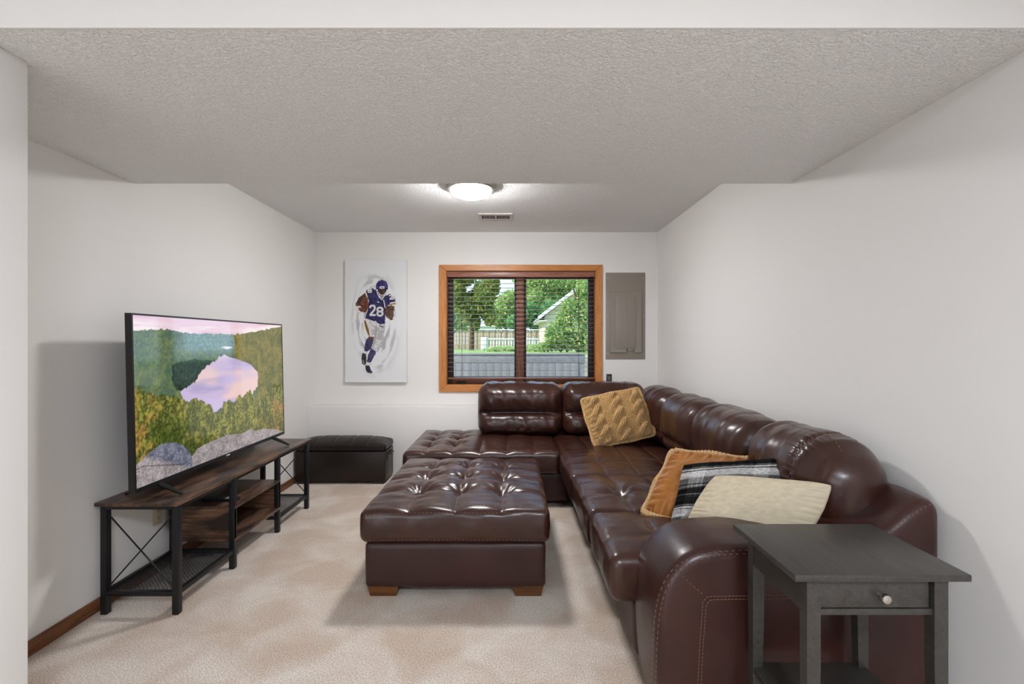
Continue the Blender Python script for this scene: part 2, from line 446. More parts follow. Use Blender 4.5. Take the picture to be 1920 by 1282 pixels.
def stitches(mb, pts, nrm=(0, 0, 1), dash=0.010, gap=0.006, r=0.0012):
    pts = [Vector(p) for p in pts]; acc = []
    for a, b in zip(pts[:-1], pts[1:]):
        Ls = (b - a).length; k = max(1, int(Ls / 0.004))
        for i in range(k): acc.append(a.lerp(b, i / k))
    acc.append(pts[-1]); step = max(1, int((dash + gap) / 0.004)); dl = max(1, int(dash / 0.004))
    for i in range(0, len(acc) - dl, step):
        mb.tube([acc[i], acc[i + dl]], r, 4)

# ------------------------------------------------------------------ room shell
XL, XR, YF, YB = -1.991, 1.471, 4.887, 4.70
ZC, ZS = 2.40, 2.125
YS0, YS1 = 1.284, 2.55
HX0, HX1, HY0, HY1 = -4.3, 1.471, -3.6, 1.284
WX0, WX1, WZ0, WZ1 = -0.668, 0.850, 0.850, 2.011        # window opening

struct(bx('floor', HX0, XR + 0.1, HY0, YF + 0.1, -0.08, 0.0, M['carpet']))
struct(bx('ceiling', HX0, XR + 0.1, HY0, YF + 0.1, ZC, ZC + 0.12, M['ceil']))
struct(bx('wall_left', XL - 0.12, XL, 1.447, YF, 0, ZC, M['wall']))
struct(bx('wall_right', XR, XR + 0.12, HY0, YF, 0, ZC, M['wall']))
wf = MB()
wf.box(XL - 0.12, WX0, YF, YF + 0.2, 0, ZC); wf.box(WX1, XR + 0.12, YF, YF + 0.2, 0, ZC)
wf.box(WX0, WX1, YF, YF + 0.2, 0, WZ0); wf.box(WX0, WX1, YF, YF + 0.2, WZ1, ZC)
struct(wf.build('wall_far', M['wall']))
struct(bx('trim_1', XL, XR, YB, YF, 0, 0.66, M['wall'], bev=0.006))      # the ledge along the far wall
struct(bx('ceiling_soffit', XL, XR, YS0 + 0.006, YS1, ZS, ZC, M['ceil']))
struct(bx('wall_header', HX0, XR, YS0, YS0 + 0.006, ZS - 0.001, ZC, M['wall']))
struct(bx('wall_partition', HX0, -1.447, YS0 + 0.006, 1.447, 0, ZS, M['wall'], bev=0.004))
struct(bx('wall_rear', HX0, HX1, HY0, HY0 + 0.1, 0, ZC, M['wall']))
struct(bx('wall_hall', HX0 - 0.1, HX0, HY0, YS0, 0, ZC, M['wall']))
struct(bx('baseboard_left', XL, XL + 0.014, 1.447, YB, 0, 0.062, M['base'], bev=0.003))

# ------------------------------------------------------------------ window
win = bpy.data.objects.new('window_1', None); COL.objects.link(win); win.location = (0.09, YF, WZ0); struct(win)
T = 0.069
def mitre(name, q, y0, y1, m):
    v = [(x, y0, z) for x, z in q] + [(x, y1, z) for x, z in q]
    mb = MB(); mb.add(v, [(0, 1, 2, 3), (7, 6, 5, 4), (0, 4, 5, 1), (1, 5, 6, 2), (2, 6, 7, 3), (3, 7, 4, 0)])
    o = mb.build(name, m, win); bv = o.modifiers.new('edge', 'BEVEL'); bv.width = 0.004; bv.segments = 2
    return o
ox0, ox1, oz0, oz1 = WX0 - T, WX1 + T - 0.008, WZ0 - T + 0.004, WZ1 + T - 0.012
ix0, ix1, iz0, iz1 = WX0 + .004, WX1 - .004, WZ0 + .004, WZ1 - .004
y0, y1 = YF - 0.018, YF
mitre('casing', [(ox0, oz1), (ox1, oz1), (ix1, iz1), (ix0, iz1)], y0, y1, M['oak_x'])
mitre('casing', [(ox0, oz0), (ix0, iz0), (ix1, iz0), (ox1, oz0)], y0, y1, M['oak_x'])
mitre('casing', [(ox0, oz0), (ox0, oz1), (ix0, iz1), (ix0, iz0)], y0, y1, M['oak_z'])
mitre('casing', [(ox1, oz0), (ix1, iz0), (ix1, iz1), (ox1, oz1)], y0, y1, M['oak_z'])
bx('jamb', WX0, WX0 + 0.008, YF, YF + 0.2, WZ0, WZ1, M['oak_z'], win)
bx('jamb', WX1 - 0.008, WX1, YF, YF + 0.2, WZ0, WZ1, M['oak_z'], win)
bx('jamb', WX0 + .008, WX1 - .008, YF, YF + 0.2, WZ1 - 0.008, WZ1, M['sash_x'], win)
bx('sill', WX0 + .008, WX1 - .008, YF, YF + 0.2, WZ0, WZ0 + 0.008, M['oak_x'], win)
ya, yb = YF + 0.10, YF + 0.15
def sash(x0, x1):
    s = bx('sash_stile', x0, x0 + 0.045, ya, yb, WZ0 + .008, WZ1 - .008, M['sash_z'], win, 0.004)
    bx('sash_stile', x1 - 0.045, x1, ya, yb, WZ0 + .008, WZ1 - .008, M['sash_z'], win, 0.004)
    bx('sash_rail', x0 + 0.045, x1 - 0.045, ya, yb, WZ0 + .008, WZ0 + 0.075, M['sash_x'], win, 0.004)
    bx('sash_rail', x0 + 0.045, x1 - 0.045, ya, yb, WZ1 - 0.062, WZ1 - .008, M['sash_x'], win, 0.004)
    g = MB(); gx0, gx1, gz0, gz1 = x0 + .045, x1 - .045, WZ0 + .075, WZ1 - .062
    g.box(gx0, gx0 + .010, ya + .004, yb - .004, gz0, gz1); g.box(gx1 - .010, gx1, ya + .004, yb - .004, gz0, gz1)
    g.box(gx0, gx1, ya + .004, yb - .004, gz0, gz0 + .008); g.box(gx0, gx1, ya + .004, yb - .004, gz1 - .008, gz1)
    g.build('gasket', M['gasket'], win)
    bx('pane', gx0 + .009, gx1 - .009, ya + 0.018, ya + 0.024, gz0 + .007, gz1 - .007, M['glass'], win)
sash(WX0 + 0.008, 0.080); sash(0.092, WX1 - 0.008)
bx('mullion', 0.044, 0.122, ya - 0.012, ya, WZ0 + .008, WZ1 - .008, M['mullion'], win, 0.003)
# crank handle folded on the bottom rail
ck = MB(); c = P(865, 717, ya - .002)
ck.box(c[0] - .055, c[0] + .055, ya - .016, ya, c[2] - .018, c[2] - .002, .005)
ck.tube([(c[0] - .045, ya - .022, c[2] + .002), (c[0], ya - .028, c[2] + .008), (c[0] + .05, ya - .024, c[2] + .004)], .008, 8)
ck.build('crank_handle', M['hardware'], win, True)

# wooden blind hung inside the opening
BY = YF + 0.045
bl = thing('window_blind', (0.09, BY, WZ1 - .008), 'brown horizontal slat blind hanging open in the oak-framed window', 'blind')
bx('valance', WX0 + .010, WX1 - .010, BY - .035, BY - .025, 1.948, WZ1 - .009, M['valance'], bl, .003)
bx('headrail', WX0 + .012, WX1 - .012, BY - .022, BY + .022, 1.955, WZ1 - .010, M['sash_x'], bl)
s0 = None; z = 1.929; k = 0
while z > 0.955:
    if s0 is None:
        mb = MB(); n = 6; top = []; bot = []
        for i in range(n + 1):
            t = -1 + 2 * i / n; yy = BY + t * .023; zz = .0018 * (1 - t * t)
            top.append((yy, zz + .0012)); bot.append((yy, zz - .0012))
        ring = top + bot[::-1]
        vv = [(WX0 + .014, a, z + b) for a, b in ring] + [(WX1 - .014, a, z + b) for a, b in ring]; m_ = len(ring)
        mb.add(vv, [tuple(range(m_)), tuple(range(2 * m_ - 1, m_ - 1, -1))] + [(i, (i + 1) % m_, m_ + (i + 1) % m_, m_ + i) for i in range(m_)])
        s0 = mb.build('slat', M['slat'], bl); z0s = z
    else:
        s = s0.copy(); COL.objects.link(s); s.parent = bl; s.location = (0, 0, z - z0s)
    z -= 0.0446; k += 1
bx('bottom_rail', WX0 + .014, WX1 - .014, BY - .024, BY + .024, .912, .930, M['slat'], bl, .004)
for px in (866, 1085):
    x = (px - 960) * BY / F; q = MB()
    for yy in (BY - .0245, BY + .0245): q.tube([(x, yy, .93), (x, yy, 1.955)], .0012, 5)
    q.build('ladder_cord', M['cord'], bl)

# ------------------------------------------------------------------ ceiling lamp and vent
lx, ly = -0.290, 3.42
lamp = thing('ceiling_light', (lx, ly, ZC), 'lit round flush mount ceiling light with a nickel rim', 'ceiling light')
MB().lathe((lx, ly, ZC), [(.150, 0), (.168, -.002), (.175, -.010), (.175, -.032), (.167, -.039), (.146, -.040)], 64).build('rim', M['nickel'], lamp, True)
pr = [(.145, -.034)] + [(.146 * math.cos(a) ** .8, -.040 - .050 * math.sin(a)) for a in np.linspace(0.05, math.pi / 2 - .05, 14)]
MB().lathe((lx, ly, ZC), pr, 64).build('glass_dome', M['dome'], lamp, True)

vx0, vx1, vy0, vy1 = -0.293, 0.006, 4.17, 4.40
vent = thing('ceiling_vent', ((vx0 + vx1) / 2, (vy0 + vy1) / 2, ZC), 'white slotted air register on the ceiling before the window', 'vent')
fr = MB(); zt, zb = ZC, ZC - .008
gx0, gx1, gy0, gy1 = vx0 + .028, vx1 - .028, vy0 + .05, vy1 - .05; gm = (gx0 + gx1) / 2
fr.box(vx0, vx1, vy0, gy0, zb, zt); fr.box(vx0, vx1, gy1, vy1, zb, zt)
fr.box(vx0, gx0, gy0, gy1, zb, zt); fr.box(gx1, vx1, gy0, gy1, zb, zt); fr.box(gm - .008, gm + .008, gy0, gy1, zb, zt)
fr.build('frame', M['vent'], vent)
bx('duct', gx0, gx1, gy0, gy1, ZC - .002, ZC - .0005, M['dark'], vent)
lv = None
for a, b in ((gx0, gm - .008), (gm + .008, gx1)):
    for i in range(1, 9):
        x = a + (b - a) * i / 9
        MB().hexa([(x - .001, gy0, zb), (x + .001, gy0, zb), (x + .001, gy1, zb), (x - .001, gy1, zb)],
                  [(x + .002, gy0, zt - .002), (x + .004, gy0, zt - .002), (x + .004, gy1, zt - .002), (x + .002, gy1, zt - .002)]).build('louver', M['vent'], vent)

# ------------------------------------------------------------------ sectional sofa
sofa = thing('sectional_sofa', (0.45, 3.4, 0), 'dark brown leather L-shaped sectional sofa along the right wall', 'sofa')
Lm, Lf = M['leather'], M['leather_flat']
# bases
p, f = rbox((-.19, 4.225, .155), (1.28, .87, .25), .03, .03, lambda p, n, h: p + n * .004 * fbm(p * 6, 3, 2)[:, None])
link('chaise_base', p, f, Lf, sofa, True)
p, f = rbox((.955, 3.27, .15), (.93, 2.72, .24), .03, .03, lambda p, n, h: p + n * .004 * fbm(p * 6, 4, 2)[:, None])
link('seat_base', p, f, Lf, sofa, True)
# chaise seat: buttons on its open left end, plain channels under the back cushion
xs = [-.672 + .21 * i for i in range(5)]; cx, cy = -.235, 4.205
xs = [x - cx for x in xs]; ys = [3.98 - cy, 4.21 - cy, 4.44 - cy]
btn = [(x, y) for x in xs[:2] for y in ys]
p, f = rbox((cx, cy, .355), (1.215, .95, .18), .032, .0125, seat_disp(xs, ys[:0], .025, .026, 1, btn, fold=.009))
link('seat_cushion', p, f, Lm, sofa, True)
# corner seat and two seats along the right wall
p, f = rbox((.80, 3.72, .358), (.86, 1.33, .185), .036, .0125, seat_disp([-.20, .015, .23], [-.33], .028, .02, 2, [(-.20, -.33)], fold=.008))
link('seat_cushion', p, f, Lm, sofa, True)
p, f = rbox((.80, 2.718, .36), (.84, .66, .19), .034, .0115, seat_disp([-.20, .02, .23], [-.05], .030, .026, 3, None, fold=.010, wr=1.3))
link('seat_cushion', p, f, Lm, sofa, True)
p, f = rbox((.82, 2.138, .36), (.86, .50, .19), .034, .0115, seat_disp([-.20, .02, .23], [-.06], .030, .018, 4, [], fold=.010, wr=1.3))
link('seat_cushion', p, f, Lm, sofa, True)

def back_far(seed, zp):
    def d(p, n, h):
        q = p.copy(); u = p[:, 0] / h[0]; z = p[:, 2]
        fr_ = np.clip(-n[:, 1], 0, 1)
        edge = 1 - np.abs(u) ** 6
        lobes = .045 * (1 - ((z - (zp + h[2]) / 2) / ((h[2] - zp) / 2)) ** 2).clip(0, 1) * (z > zp) + .040 * (1 - ((z - (zp - h[2]) / 2) / ((h[2] + zp) / 2)) ** 2).clip(0, 1) * (z <= zp)
        pin = -.030 * gauss(z - zp + .008 * u * u, .022) * smoothstep(1.0, .85, np.abs(u))
        rad = .010 * gauss(z - zp, .09) * smoothstep(.45, .95, np.abs(u)) * np.sin(26 * np.arctan2(z - zp, np.abs(u) * h[0] - h[0] * .55) + seed)
        wr_ = .007 * fbm(np.stack([p[:, 0] * 16 + p[:, 2] * 5, p[:, 2] * 7, p[:, 1] * 4], 1), seed, 3)
        q[:, 1] -= fr_ * ((lobes + rad) * edge + pin + wr_)
        tp = np.clip(n[:, 2], 0, 1)
        q[:, 2] += tp * (.012 * (1 - u * u) + .006 * fbm(p * np.array([30, 9, 9]), seed + 7, 2))
        q[:, 0] += n[:, 0] * (1 - np.abs(n[:, 2])) * .010 * (1 - (z / h[2]) ** 2)
        return q
    return d
for i, (x0, x1) in enumerate(((-.300, .452), (.458, 1.20))):
    p, f = rbox(((x0 + x1) / 2, 4.475, .680), (x1 - x0, .33, .46), .085, .0125, back_far(20 + i, -.02))
    link('back_cushion', p, f, Lm, sofa, True)
bx('back_panel', -.29, 1.25, 4.60, 4.68, .27, .83, Lf, sofa, .03, 3)

def back_side(seed, near=False, corner=False):
    def d(p, n, h):
        q = p.copy(); v = p[:, 1] / h[1]; z = p[:, 2]
        out = np.clip(-n[:, 0], 0, 1); tp = np.clip(n[:, 2], 0, 1)
        zp = -.085
        low = smoothstep(zp + .02, zp - .10, z)
        puff = .030 * (1 - np.abs(v) ** 3)
        gath = np.stack([p[:, 1] * 13 + .5 * p[:, 2], p[:, 2] * 2.2 + p[:, 0] * 2.2, 0 * z + seed], 1)
        g = .017 * fbm(gath, seed, 3) * (0.65 + .35 * np.abs(v) ** 1.2)
        amt = puff + g
        q[:, 0] -= out * (amt - .035 * gauss(z - zp, .03)) - .03 * low * out
        q[:, 2] += tp * (puff * .8 + g * .7)
        # groove of the top seam
        if near:
            e = smoothstep(-.35, -1.0, v)
            q[:, 2] -= e * .02 * tp
            gr = (.010 * gauss(p[:, 1] + .125, .010) + .006 * gauss(p[:, 1] + .125, .05) * np.sin(70 * np.arctan2(p[:, 2], -p[:, 0])))[:, None]
            q -= n * gr
        return q
    return d
for i, (ya_, yb_) in enumerate(((3.715, 4.36), (3.045, 3.725), (2.375, 3.055))):
    p, f = rbox((1.275, (ya_ + yb_) / 2, .675), (.29, yb_ - ya_, .43), .125, .0125, back_side(30 + i))
    link('back_cushion', p, f, Lm, sofa, True)
p, f = rbox((1.290, 2.072, .680), (.29, .64, .44), .143, .0105, back_side(37, True))
link('back_cushion', p, f, Lm, sofa, True)

# end arm with the back wing rising to the wall: outline in xz, pushed along y with rounded edges
prof = [(.505, .02), (.492, .15), (.487, .30), (.492, .40), (.510, .472), (.545, .530), (.60, .573), (.68, .594), (.78, .603), (.90, .606),
        (1.02, .607), (1.12, .613), (1.20, .632), (1.27, .668), (1.33, .716), (1.37, .743), (1.395, .753), (1.415, .750), (1.430, .735), (1.437, .710), (1.438, .66), (1.438, .36), (1.438, .02)]
def resample(pts, step, closed=False):
    pts = [Vector((a, b)) for a, b in pts]; out = []
    n = len(pts)
    def cr(p0, p1, p2, p3, t):
        return .5 * ((2 * p1) + (p2 - p0) * t + (2 * p0 - 5 * p1 + 4 * p2 - p3) * t * t + (3 * p1 - p0 - 3 * p2 + p3) * t ** 3)
    for i in range(n - 1):
        a, b, c_, d_ = pts[max(i - 1, 0)], pts[i], pts[i + 1], pts[min(i + 2, n - 1)]
        k = max(1, int((c_ - b).length / step))
        for j in range(k): out.append(cr(a, b, c_, d_, j / k))
    out.append(pts[-1]); return out
def padded(prof, ya, yb, r, nr=7, step=.012, bulge=.012, seed=5):
    c = resample(prof, step); n = len(c)
    nor = []
    for i in range(n):
        t = (c[min(i + 1, n - 1)] - c[max(i - 1, 0)]).normalized(); nor.append(Vector((-t.y, t.x)))
    ys_ = [ya + r * (1 - math.cos(a)) for a in np.linspace(0, math.pi / 2, nr)]
    ins = [r * (1 - math.sin(a)) for a in np.linspace(0, math.pi / 2, nr)]
    mid = list(np.linspace(ya + r, yb - r, max(3, int((yb - ya - 2 * r) / .03)))[1:-1])
    Y = ys_ + mid + [ya + yb - y for y in ys_[::-1]]; I = ins + [0] * len(mid) + ins[::-1]
    v = []
    for y, k in zip(Y, I):
        t = (y - ya) / (yb - ya); bu = bulge * math.sin(math.pi * t)
        for i in range(n):
            q = c[i] + nor[i] * (bu - k); v.append((q.x, y, max(q.y, .012)))
    f = []
    for a in range(len(Y) - 1):
        for i in range(n):
            j = (i + 1) % n; f.append((a * n + i, (a + 1) * n + i, (a + 1) * n + j, a * n + j))
    # caps: an inner ring keeps the face flat inside a soft rim
    for base, y in ((0, ya), ((len(Y) - 1) * n, yb)):
        k0 = len(v)
        for i in range(n):
            q = c[i] - nor[i] * (I[0] + .004); v.append((q.x, y, max(q.y, .014)))
        for i in range(n):
            j = (i + 1) % n; q = (base + i, base + j, k0 + j, k0 + i); f.append(q if base == 0 else q[::-1])
        cap = tuple(range(k0, k0 + n)); f.append(cap if base == 0 else cap[::-1])
    v = np.array(v); v = v + (.003 * fbm(v * 9, seed, 2))[:, None] * np.array([0, 0, 1.0]) * (v[:, 2:3] > .1)
    return v, f
v, f = padded(prof, 1.615, 1.925, .034)
arm = link('arm', v, f, M['leather_arm'], sofa, True, sharp=50)
wing = [(1.24, .10), (1.235, .45), (1.26, .62), (1.31, .69), (1.37, .74), (1.415, .755), (1.43, .74), (1.435, .60), (1.435, .10)]
v, f = padded(wing, 1.90, 4.62, .03, 4, .02, .0)
link('back_frame', v, f, Lf, sofa, True, sharp=50)

# stitching
st = MB()
def q3(px, py, y): return Vector(P(px, py, y))
YA = 1.6135
def curve_px(pts, y):
    c = resample(pts, 6); return [q3(a.x, a.y, y) for a in c]
arc = [(1221, 1290), (1224, 1200), (1230, 1140), (1241, 1100), (1262, 1067), (1296, 1046), (1340, 1035), (1400, 1031), (1470, 1029)]
stitches(st, curve_px(arc, YA))
stitches(st, curve_px([(a + 8, b + 6) for a, b in arc], YA))
inn = [(1308, 1290), (1312, 1210), (1318, 1128), (1326, 1118), (1400, 1117), (1560, 1114)]
for dx, dy in ((0, 0), (6, 6)):
    stitches(st, [q3(a + dx, b + dy, YA) for a, b in inn], gap=.005)
stitches(st, [q3(1266, 1068, YA), q3(1322, 1118, YA)])
stitches(st, [q3(1665, 1000, YA), q3(1700, 972, YA), q3(1735, 950, YA), q3(1752, 942, YA)])
tag(st.build('stitching', M['stitch'], sofa), kind='stuff')

def on_surface(obj_list, pts, d, lift=.0015):
    """drop points along d on to the sofa parts so that seams lie on the leather"""
    dg = bpy.context.evaluated_depsgraph_get(); out = []
    for p_ in pts:
        best = None
        for o in obj_list:
            mw = o.matrix_world; inv = mw.inverted(); dl = (inv.to_3x3() @ Vector(d)).normalized()
            ok, loc, nn, _ = o.ray_cast(inv @ Vector(p_), dl)
            if ok:
                wl = mw @ loc; t = (wl - Vector(p_)).length
                if best is None or t < best[0]: best = (t, wl, (mw.to_3x3() @ nn).normalized())
        if best: out.append(best[1] + best[2] * lift)
    return out
bpy.context.view_layer.update()
seats = [o for o in sofa.children if o.name.startswith('seat_cushion')]
backs = [o for o in sofa.children if o.name.startswith('back_cushion')]
st = MB()
for (o, y0_, y1_, xe) in ((seats[1], 3.12, 3.70, .405), (seats[2], 2.42, 3.02, .415), (seats[3], 1.95, 2.36, .425)):
    for dx in (0, .010):
        stitches(st, on_surface([o], [(xe + dx, y, .8) for y in np.linspace(y0_, y1_, 40)], (0, 0, -1)), r=.0012)
for dy in (0, .009):
    stitches(st, on_surface([seats[0]], [(x, 3.755 + dy, .8) for x in np.linspace(-.80, .33, 60)], (0, 0, -1)), r=.0012)
for o, xx in ((seats[1], (.6, .815, 1.03)), (seats[2], (.6, .82, 1.03)), (seats[3], (.62, .84, 1.05))):
    ys_ = [v_.co.y + sofa.location.y for v_ in o.data.vertices]; a, b = min(ys_) + .05, max(ys_) - .05
    for x in xx: stitches(st, on_surface([o], [(x, y, .8) for y in np.linspace(a, b, 40)], (0, 0, -1)), dash=.02, gap=.002, r=.0009)
for o in backs[2:]:
    ys_ = [v_.co.y + sofa.location.y for v_ in o.data.vertices]; a, b = min(ys_) + .08, max(ys_) - .04
    stitches(st, on_surface([o], [(1.25, y, 1.3) for y in np.linspace(a, b, 50)], (0, 0, -1)), r=.0012)
for dy in (0, .012):
    ring = [(1.275 + .5 * math.cos(a), 1.944 + dy, .66 + .5 * math.sin(a)) for a in np.linspace(math.pi * .15, math.pi * 1.35, 60)]
    pts_ = []
    for r_ in ring: pts_ += on_surface([backs[-1]], [r_], (1.275 - r_[0], 0, .66 - r_[2]))
    stitches(st, pts_, r=.0017)
tag(st.build('seam_thread', M['stitch'], sofa), kind='stuff')

# ------------------------------------------------------------------ ottoman
OX0, OX1, OY0, OY1 = -.743, .172, 2.432, 3.50
ot = thing('tufted_ottoman', ((OX0 + OX1) / 2, (OY0 + OY1) / 2, 0), 'large button-tufted brown leather ottoman on the carpet', 'ottoman')
p, f = rbox(((OX0 + OX1) / 2, (OY0 + OY1) / 2, .168), (OX1 - OX0, OY1 - OY0, .235), .022, .02, lambda p, n, h: p + n * (.003 * fbm(p * 6, 8, 2) - .006 * gauss(p[:, 2] - h[2], .02))[:, None])
link('base', p, f, Lf, ot, True)
cx, cy = (OX0 + OX1) / 2, (OY0 + OY1) / 2
xs = [-.232, 0, .232]; ys = [-.26, 0.0, .26]
p, f = rbox((cx, cy, .365), (OX1 - OX0 + .034, OY1 - OY0 + .034, .168), .030, .0105, seat_disp(xs, ys, .042, .034, 9, None, fold=.010, side=.006, wr=1.5))
oc = link('cushion', p, f, Lm, ot, True)
for sx_ in (0, 1):
    for sy_ in (0, 1):
        w_ = .155; d_ = .10
        xa = OX0 + .012 if sx_ == 0 else OX1 - .012 - w_; yy = OY0 + .012 if sy_ == 0 else OY1 - .012 - d_
        i = .012
        MB().hexa([(xa + i, yy + i, 0), (xa + w_ - i, yy + i, 0), (xa + w_ - i, yy + d_ - i, 0), (xa + i, yy + d_ - i, 0)],
                  [(xa, yy, .056), (xa + w_, yy, .056), (xa + w_, yy + d_, .056), (xa, yy + d_, .056)]).build('foot', M['foot'], ot)
bpy.context.view_layer.update()
st = MB()
for zz in (.425, .299):
    stitches(st, on_surface([oc], [(x, 2.0, zz + (.012 if zz > .4 else .006) * (1 - ((x - cx) / .45) ** 2)) for x in np.linspace(OX0 + .01, OX1 - .01, 90)], (0, 1, 0)), r=.0012)
stitches(st, on_surface([oc], [(x, OY0 + .030, .8) for x in np.linspace(OX0 + .03, OX1 - .03, 90)], (0, 0, -1)), r=.0012)
for x in xs: stitches(st, on_surface([oc], [(cx + x, y, .8) for y in np.linspace(OY0 + .03, OY1 - .03, 90)], (0, 0, -1)), dash=.02, gap=.002, r=.0009)
for y in ys: stitches(st, on_surface([oc], [(x, cy + y, .8) for x in np.linspace(OX0 + .03, OX1 - .03, 90)], (0, 0, -1)), dash=.02, gap=.002, r=.0009)
tag(st.build('stitching', M['stitch'], ot), kind='stuff')

# ------------------------------------------------------------------ storage trunk
TX0, TX1, TY0, TY1 = -1.965, -1.150, 4.385, 4.680
tr = thing('storage_trunk', ((TX0 + TX1) / 2, (TY0 + TY1) / 2, 0), 'dark espresso storage bench with a padded lid in the far left corner', 'storage bench')
bx('body', TX0, TX1, TY0, TY1, .022, .294, M['trunk'], tr, .006)
def liddisp(p, n, h):
    q = p.copy(); up = np.clip(n[:, 2], 0, 1); u = p[:, 0] / h[0]; v = p[:, 1] / h[1]
    dz = .048 * (1 - np.abs(v) ** 2.2) * (1 - np.abs(u) ** 5)
    for x in (-.235, -.07, .095, .25): dz = dz - .009 * gauss(p[:, 0] - x, .009)
    dz = dz - .009 * gauss(p[:, 1] - .04, .009)
    q[:, 2] += up * dz + up * .002 * fbm(p * 12, 3, 2); return q
p, f = rbox(((TX0 + TX1) / 2, (TY0 + TY1) / 2, .3305), (TX1 - TX0 + .008, TY1 - TY0 + .004, .067), .022, .0085, liddisp)
link('lid', p, f, M['trunk'], tr, True)
for x in (TX0 + .02, TX1 - .12):
    for y in (TY0 + .012, TY1 - .07): bx('foot', x, x + .10, y, y + .05, 0, .022, M['trunkfoot'], tr)
hd = MB(); hy = 4.535
hd.tube([(TX1, hy - .05, .255), (TX1 + .022, hy - .045, .258), (TX1 + .026, hy, .262), (TX1 + .022, hy + .045, .258), (TX1, hy + .05, .255)], .010, 8)
hd.box(TX1 - .002, TX1 + .006, hy - .07, hy - .035, .205, .275, .002); hd.box(TX1 - .002, TX1 + .006, hy + .035, hy + .07, .235, .275, .002)
hd.build('handle', M['hardware'], tr, True)

# ------------------------------------------------------------------ television stand
SX0, SX1, SYA, SYB, SZ = -1.955, -1.572, 2.265, 3.785, .535
sd = thing('tv_stand', ((SX0 + SX1) / 2, (SYA + SYB) / 2, 0), 'long rustic wood and black iron media stand under the television', 'tv stand')
bx('top_board', SX0 - .004, SX1 + .004, SYA, SYB, SZ - .017, SZ, M['rustic'], sd, .002)
R_ = .030
legY = [2.285, 2.745, 3.268, 3.735]
for y in legY:
    for x in (SX0 + .008, SX1 - R_ - .006):
        bx('leg', x, x + R_, y, y + R_, 0, SZ - .017, M['iron'], sd, .002)
def rail(x0, x1, y0, y1, z0, z1): bx('rail', x0, x1, y0, y1, z0, z1, M['iron'], sd, .001)
xb, xf = SX0 + .008, SX1 - .006
rail(xb + R_, xf - R_, legY[0], legY[0] + .022, SZ - .037, SZ - .017); rail(xb + R_, xf - R_, legY[3], legY[3] + .022, SZ - .037, SZ - .017)
for x in (xb + .004, xf - .026):
    for a, b in zip(legY[:-1], legY[1:]): rail(x, x + .022, a + R_, b, SZ - .037, SZ - .017)
for (a, b) in ((legY[0], legY[1]), (legY[2], legY[3])):
    for x in (xb + .004, xf - .026): rail(x, x + .022, a + R_, b, .088, .110)
    rail(xb + R_, xf - R_, a, a + .022, .088, .110); rail(xb + R_, xf - R_, b + .004, b + .026, .088, .110)
    q = MB(); x0, x1, y0_, y1_ = xb + .026, xf - .026, a + .022, b + .004
    s_ = .019; W_, H_ = x1 - x0, y1_ - y0_
    for sgn in (1, -1):
        k = -H_
        while k < W_:
            # line x = k + t, y = t (or mirrored) clipped to the rectangle
            t0, t1 = max(0, -k), min(H_, W_ - k)
            if t1 - t0 > .01:
                pa = (x0 + k + t0, y0_ + (t0 if sgn > 0 else H_ - t0), .1015); pb = (x0 + k + t1, y0_ + (t1 if sgn > 0 else H_ - t1), .1015)
                q.tube([pa, pb], .0016, 4, False)
            k += s_
    tag(q.build('wire_mesh', M['iron'], sd), kind='stuff')
for y in (legY[0] + .012, legY[3] + .016):
    for za, zb_ in ((.125, .475), (.475, .125)):
        MB().tube([(xb + R_ - .002, y, za), (xf - R_ + .002, y, zb_)], .0035, 8).build('cross_brace', M['iron'], sd)
# middle cubby
ca, cb = legY[1] + .006, legY[2] + .024
bx('shelf_board', xb + .002, xf + .002, ca, cb, .340, .355, M['rustic'], sd, .001)
bx('shelf_board', xb + .002, xf + .002, ca, cb, .155, .170, M['rustic'], sd, .001)
bx('side_board', xb + .004, xf, ca, ca + .015, .170, .340, M['rustic_x'], sd)
bx('side_board', xb + .004, xf, cb - .015, cb, .170, .340, M['rustic_x'], sd)
bx('back_board', xb + .004, xb + .014, ca + .015, cb - .015, .170, .340, M['rustic'], sd)

rc = thing('remote_control', (-1.72, 2.86, .3555), 'flat black remote with white buttons on the stand cubby', 'remote')
bx('body', -1.82, -1.615, 2.83, 2.88, .3555, .372, M['plastic'], rc, .004)
kb = MB()
for i in range(9): kb.box(-1.81 + i * .014, -1.80 + i * .014, 2.838, 2.872, .3715, .3740)
kb.build('keypad', M['plastic_grey'], rc)
for i in range(3):
    bx('button', -1.682 + i * .017, -1.672 + i * .017, 2.834, 2.874, .3712, .3745, M['whitemark'], rc)

# ------------------------------------------------------------------ television
TVX, TVA, TVB, TZ0, TZ1 = -1.738, 2.222, 3.680, .592, 1.424
tv = thing('television', (TVX, (TVA + TVB) / 2, SZ), 'big flat screen television showing a lake and autumn forest', 'television')
lean = math.tan(math.radians(1.3))
def tvp(d, y, z): return (TVX + d - (z - TZ0) * lean + .004, y, z)      # d: towards the room
def tvbox(name, d0, d1, y0, y1, z0, z1, m):
    mb = MB(); mb.hexa([tvp(d0, y0, z0), tvp(d1, y0, z0), tvp(d1, y1, z0), tvp(d0, y1, z0)], [tvp(d0, y0, z1), tvp(d1, y0, z1), tvp(d1, y1, z1), tvp(d0, y1, z1)])
    o = mb.build(name, m, tv); return o
tvbox('panel', -.028, -.002, TVA, TVB, TZ0, TZ1, M['plastic'])
tvbox('rear_housing', -.075, -.028, TVA + .10, TVB - .10, TZ0 + .01, TZ0 + .36, M['plastic_grey'])
B_ = .009
tvbox('bezel', -.002, .003, TVA, TVA + B_, TZ0, TZ1, M['plastic']); tvbox('bezel', -.002, .003, TVB - B_, TVB, TZ0, TZ1, M['plastic'])
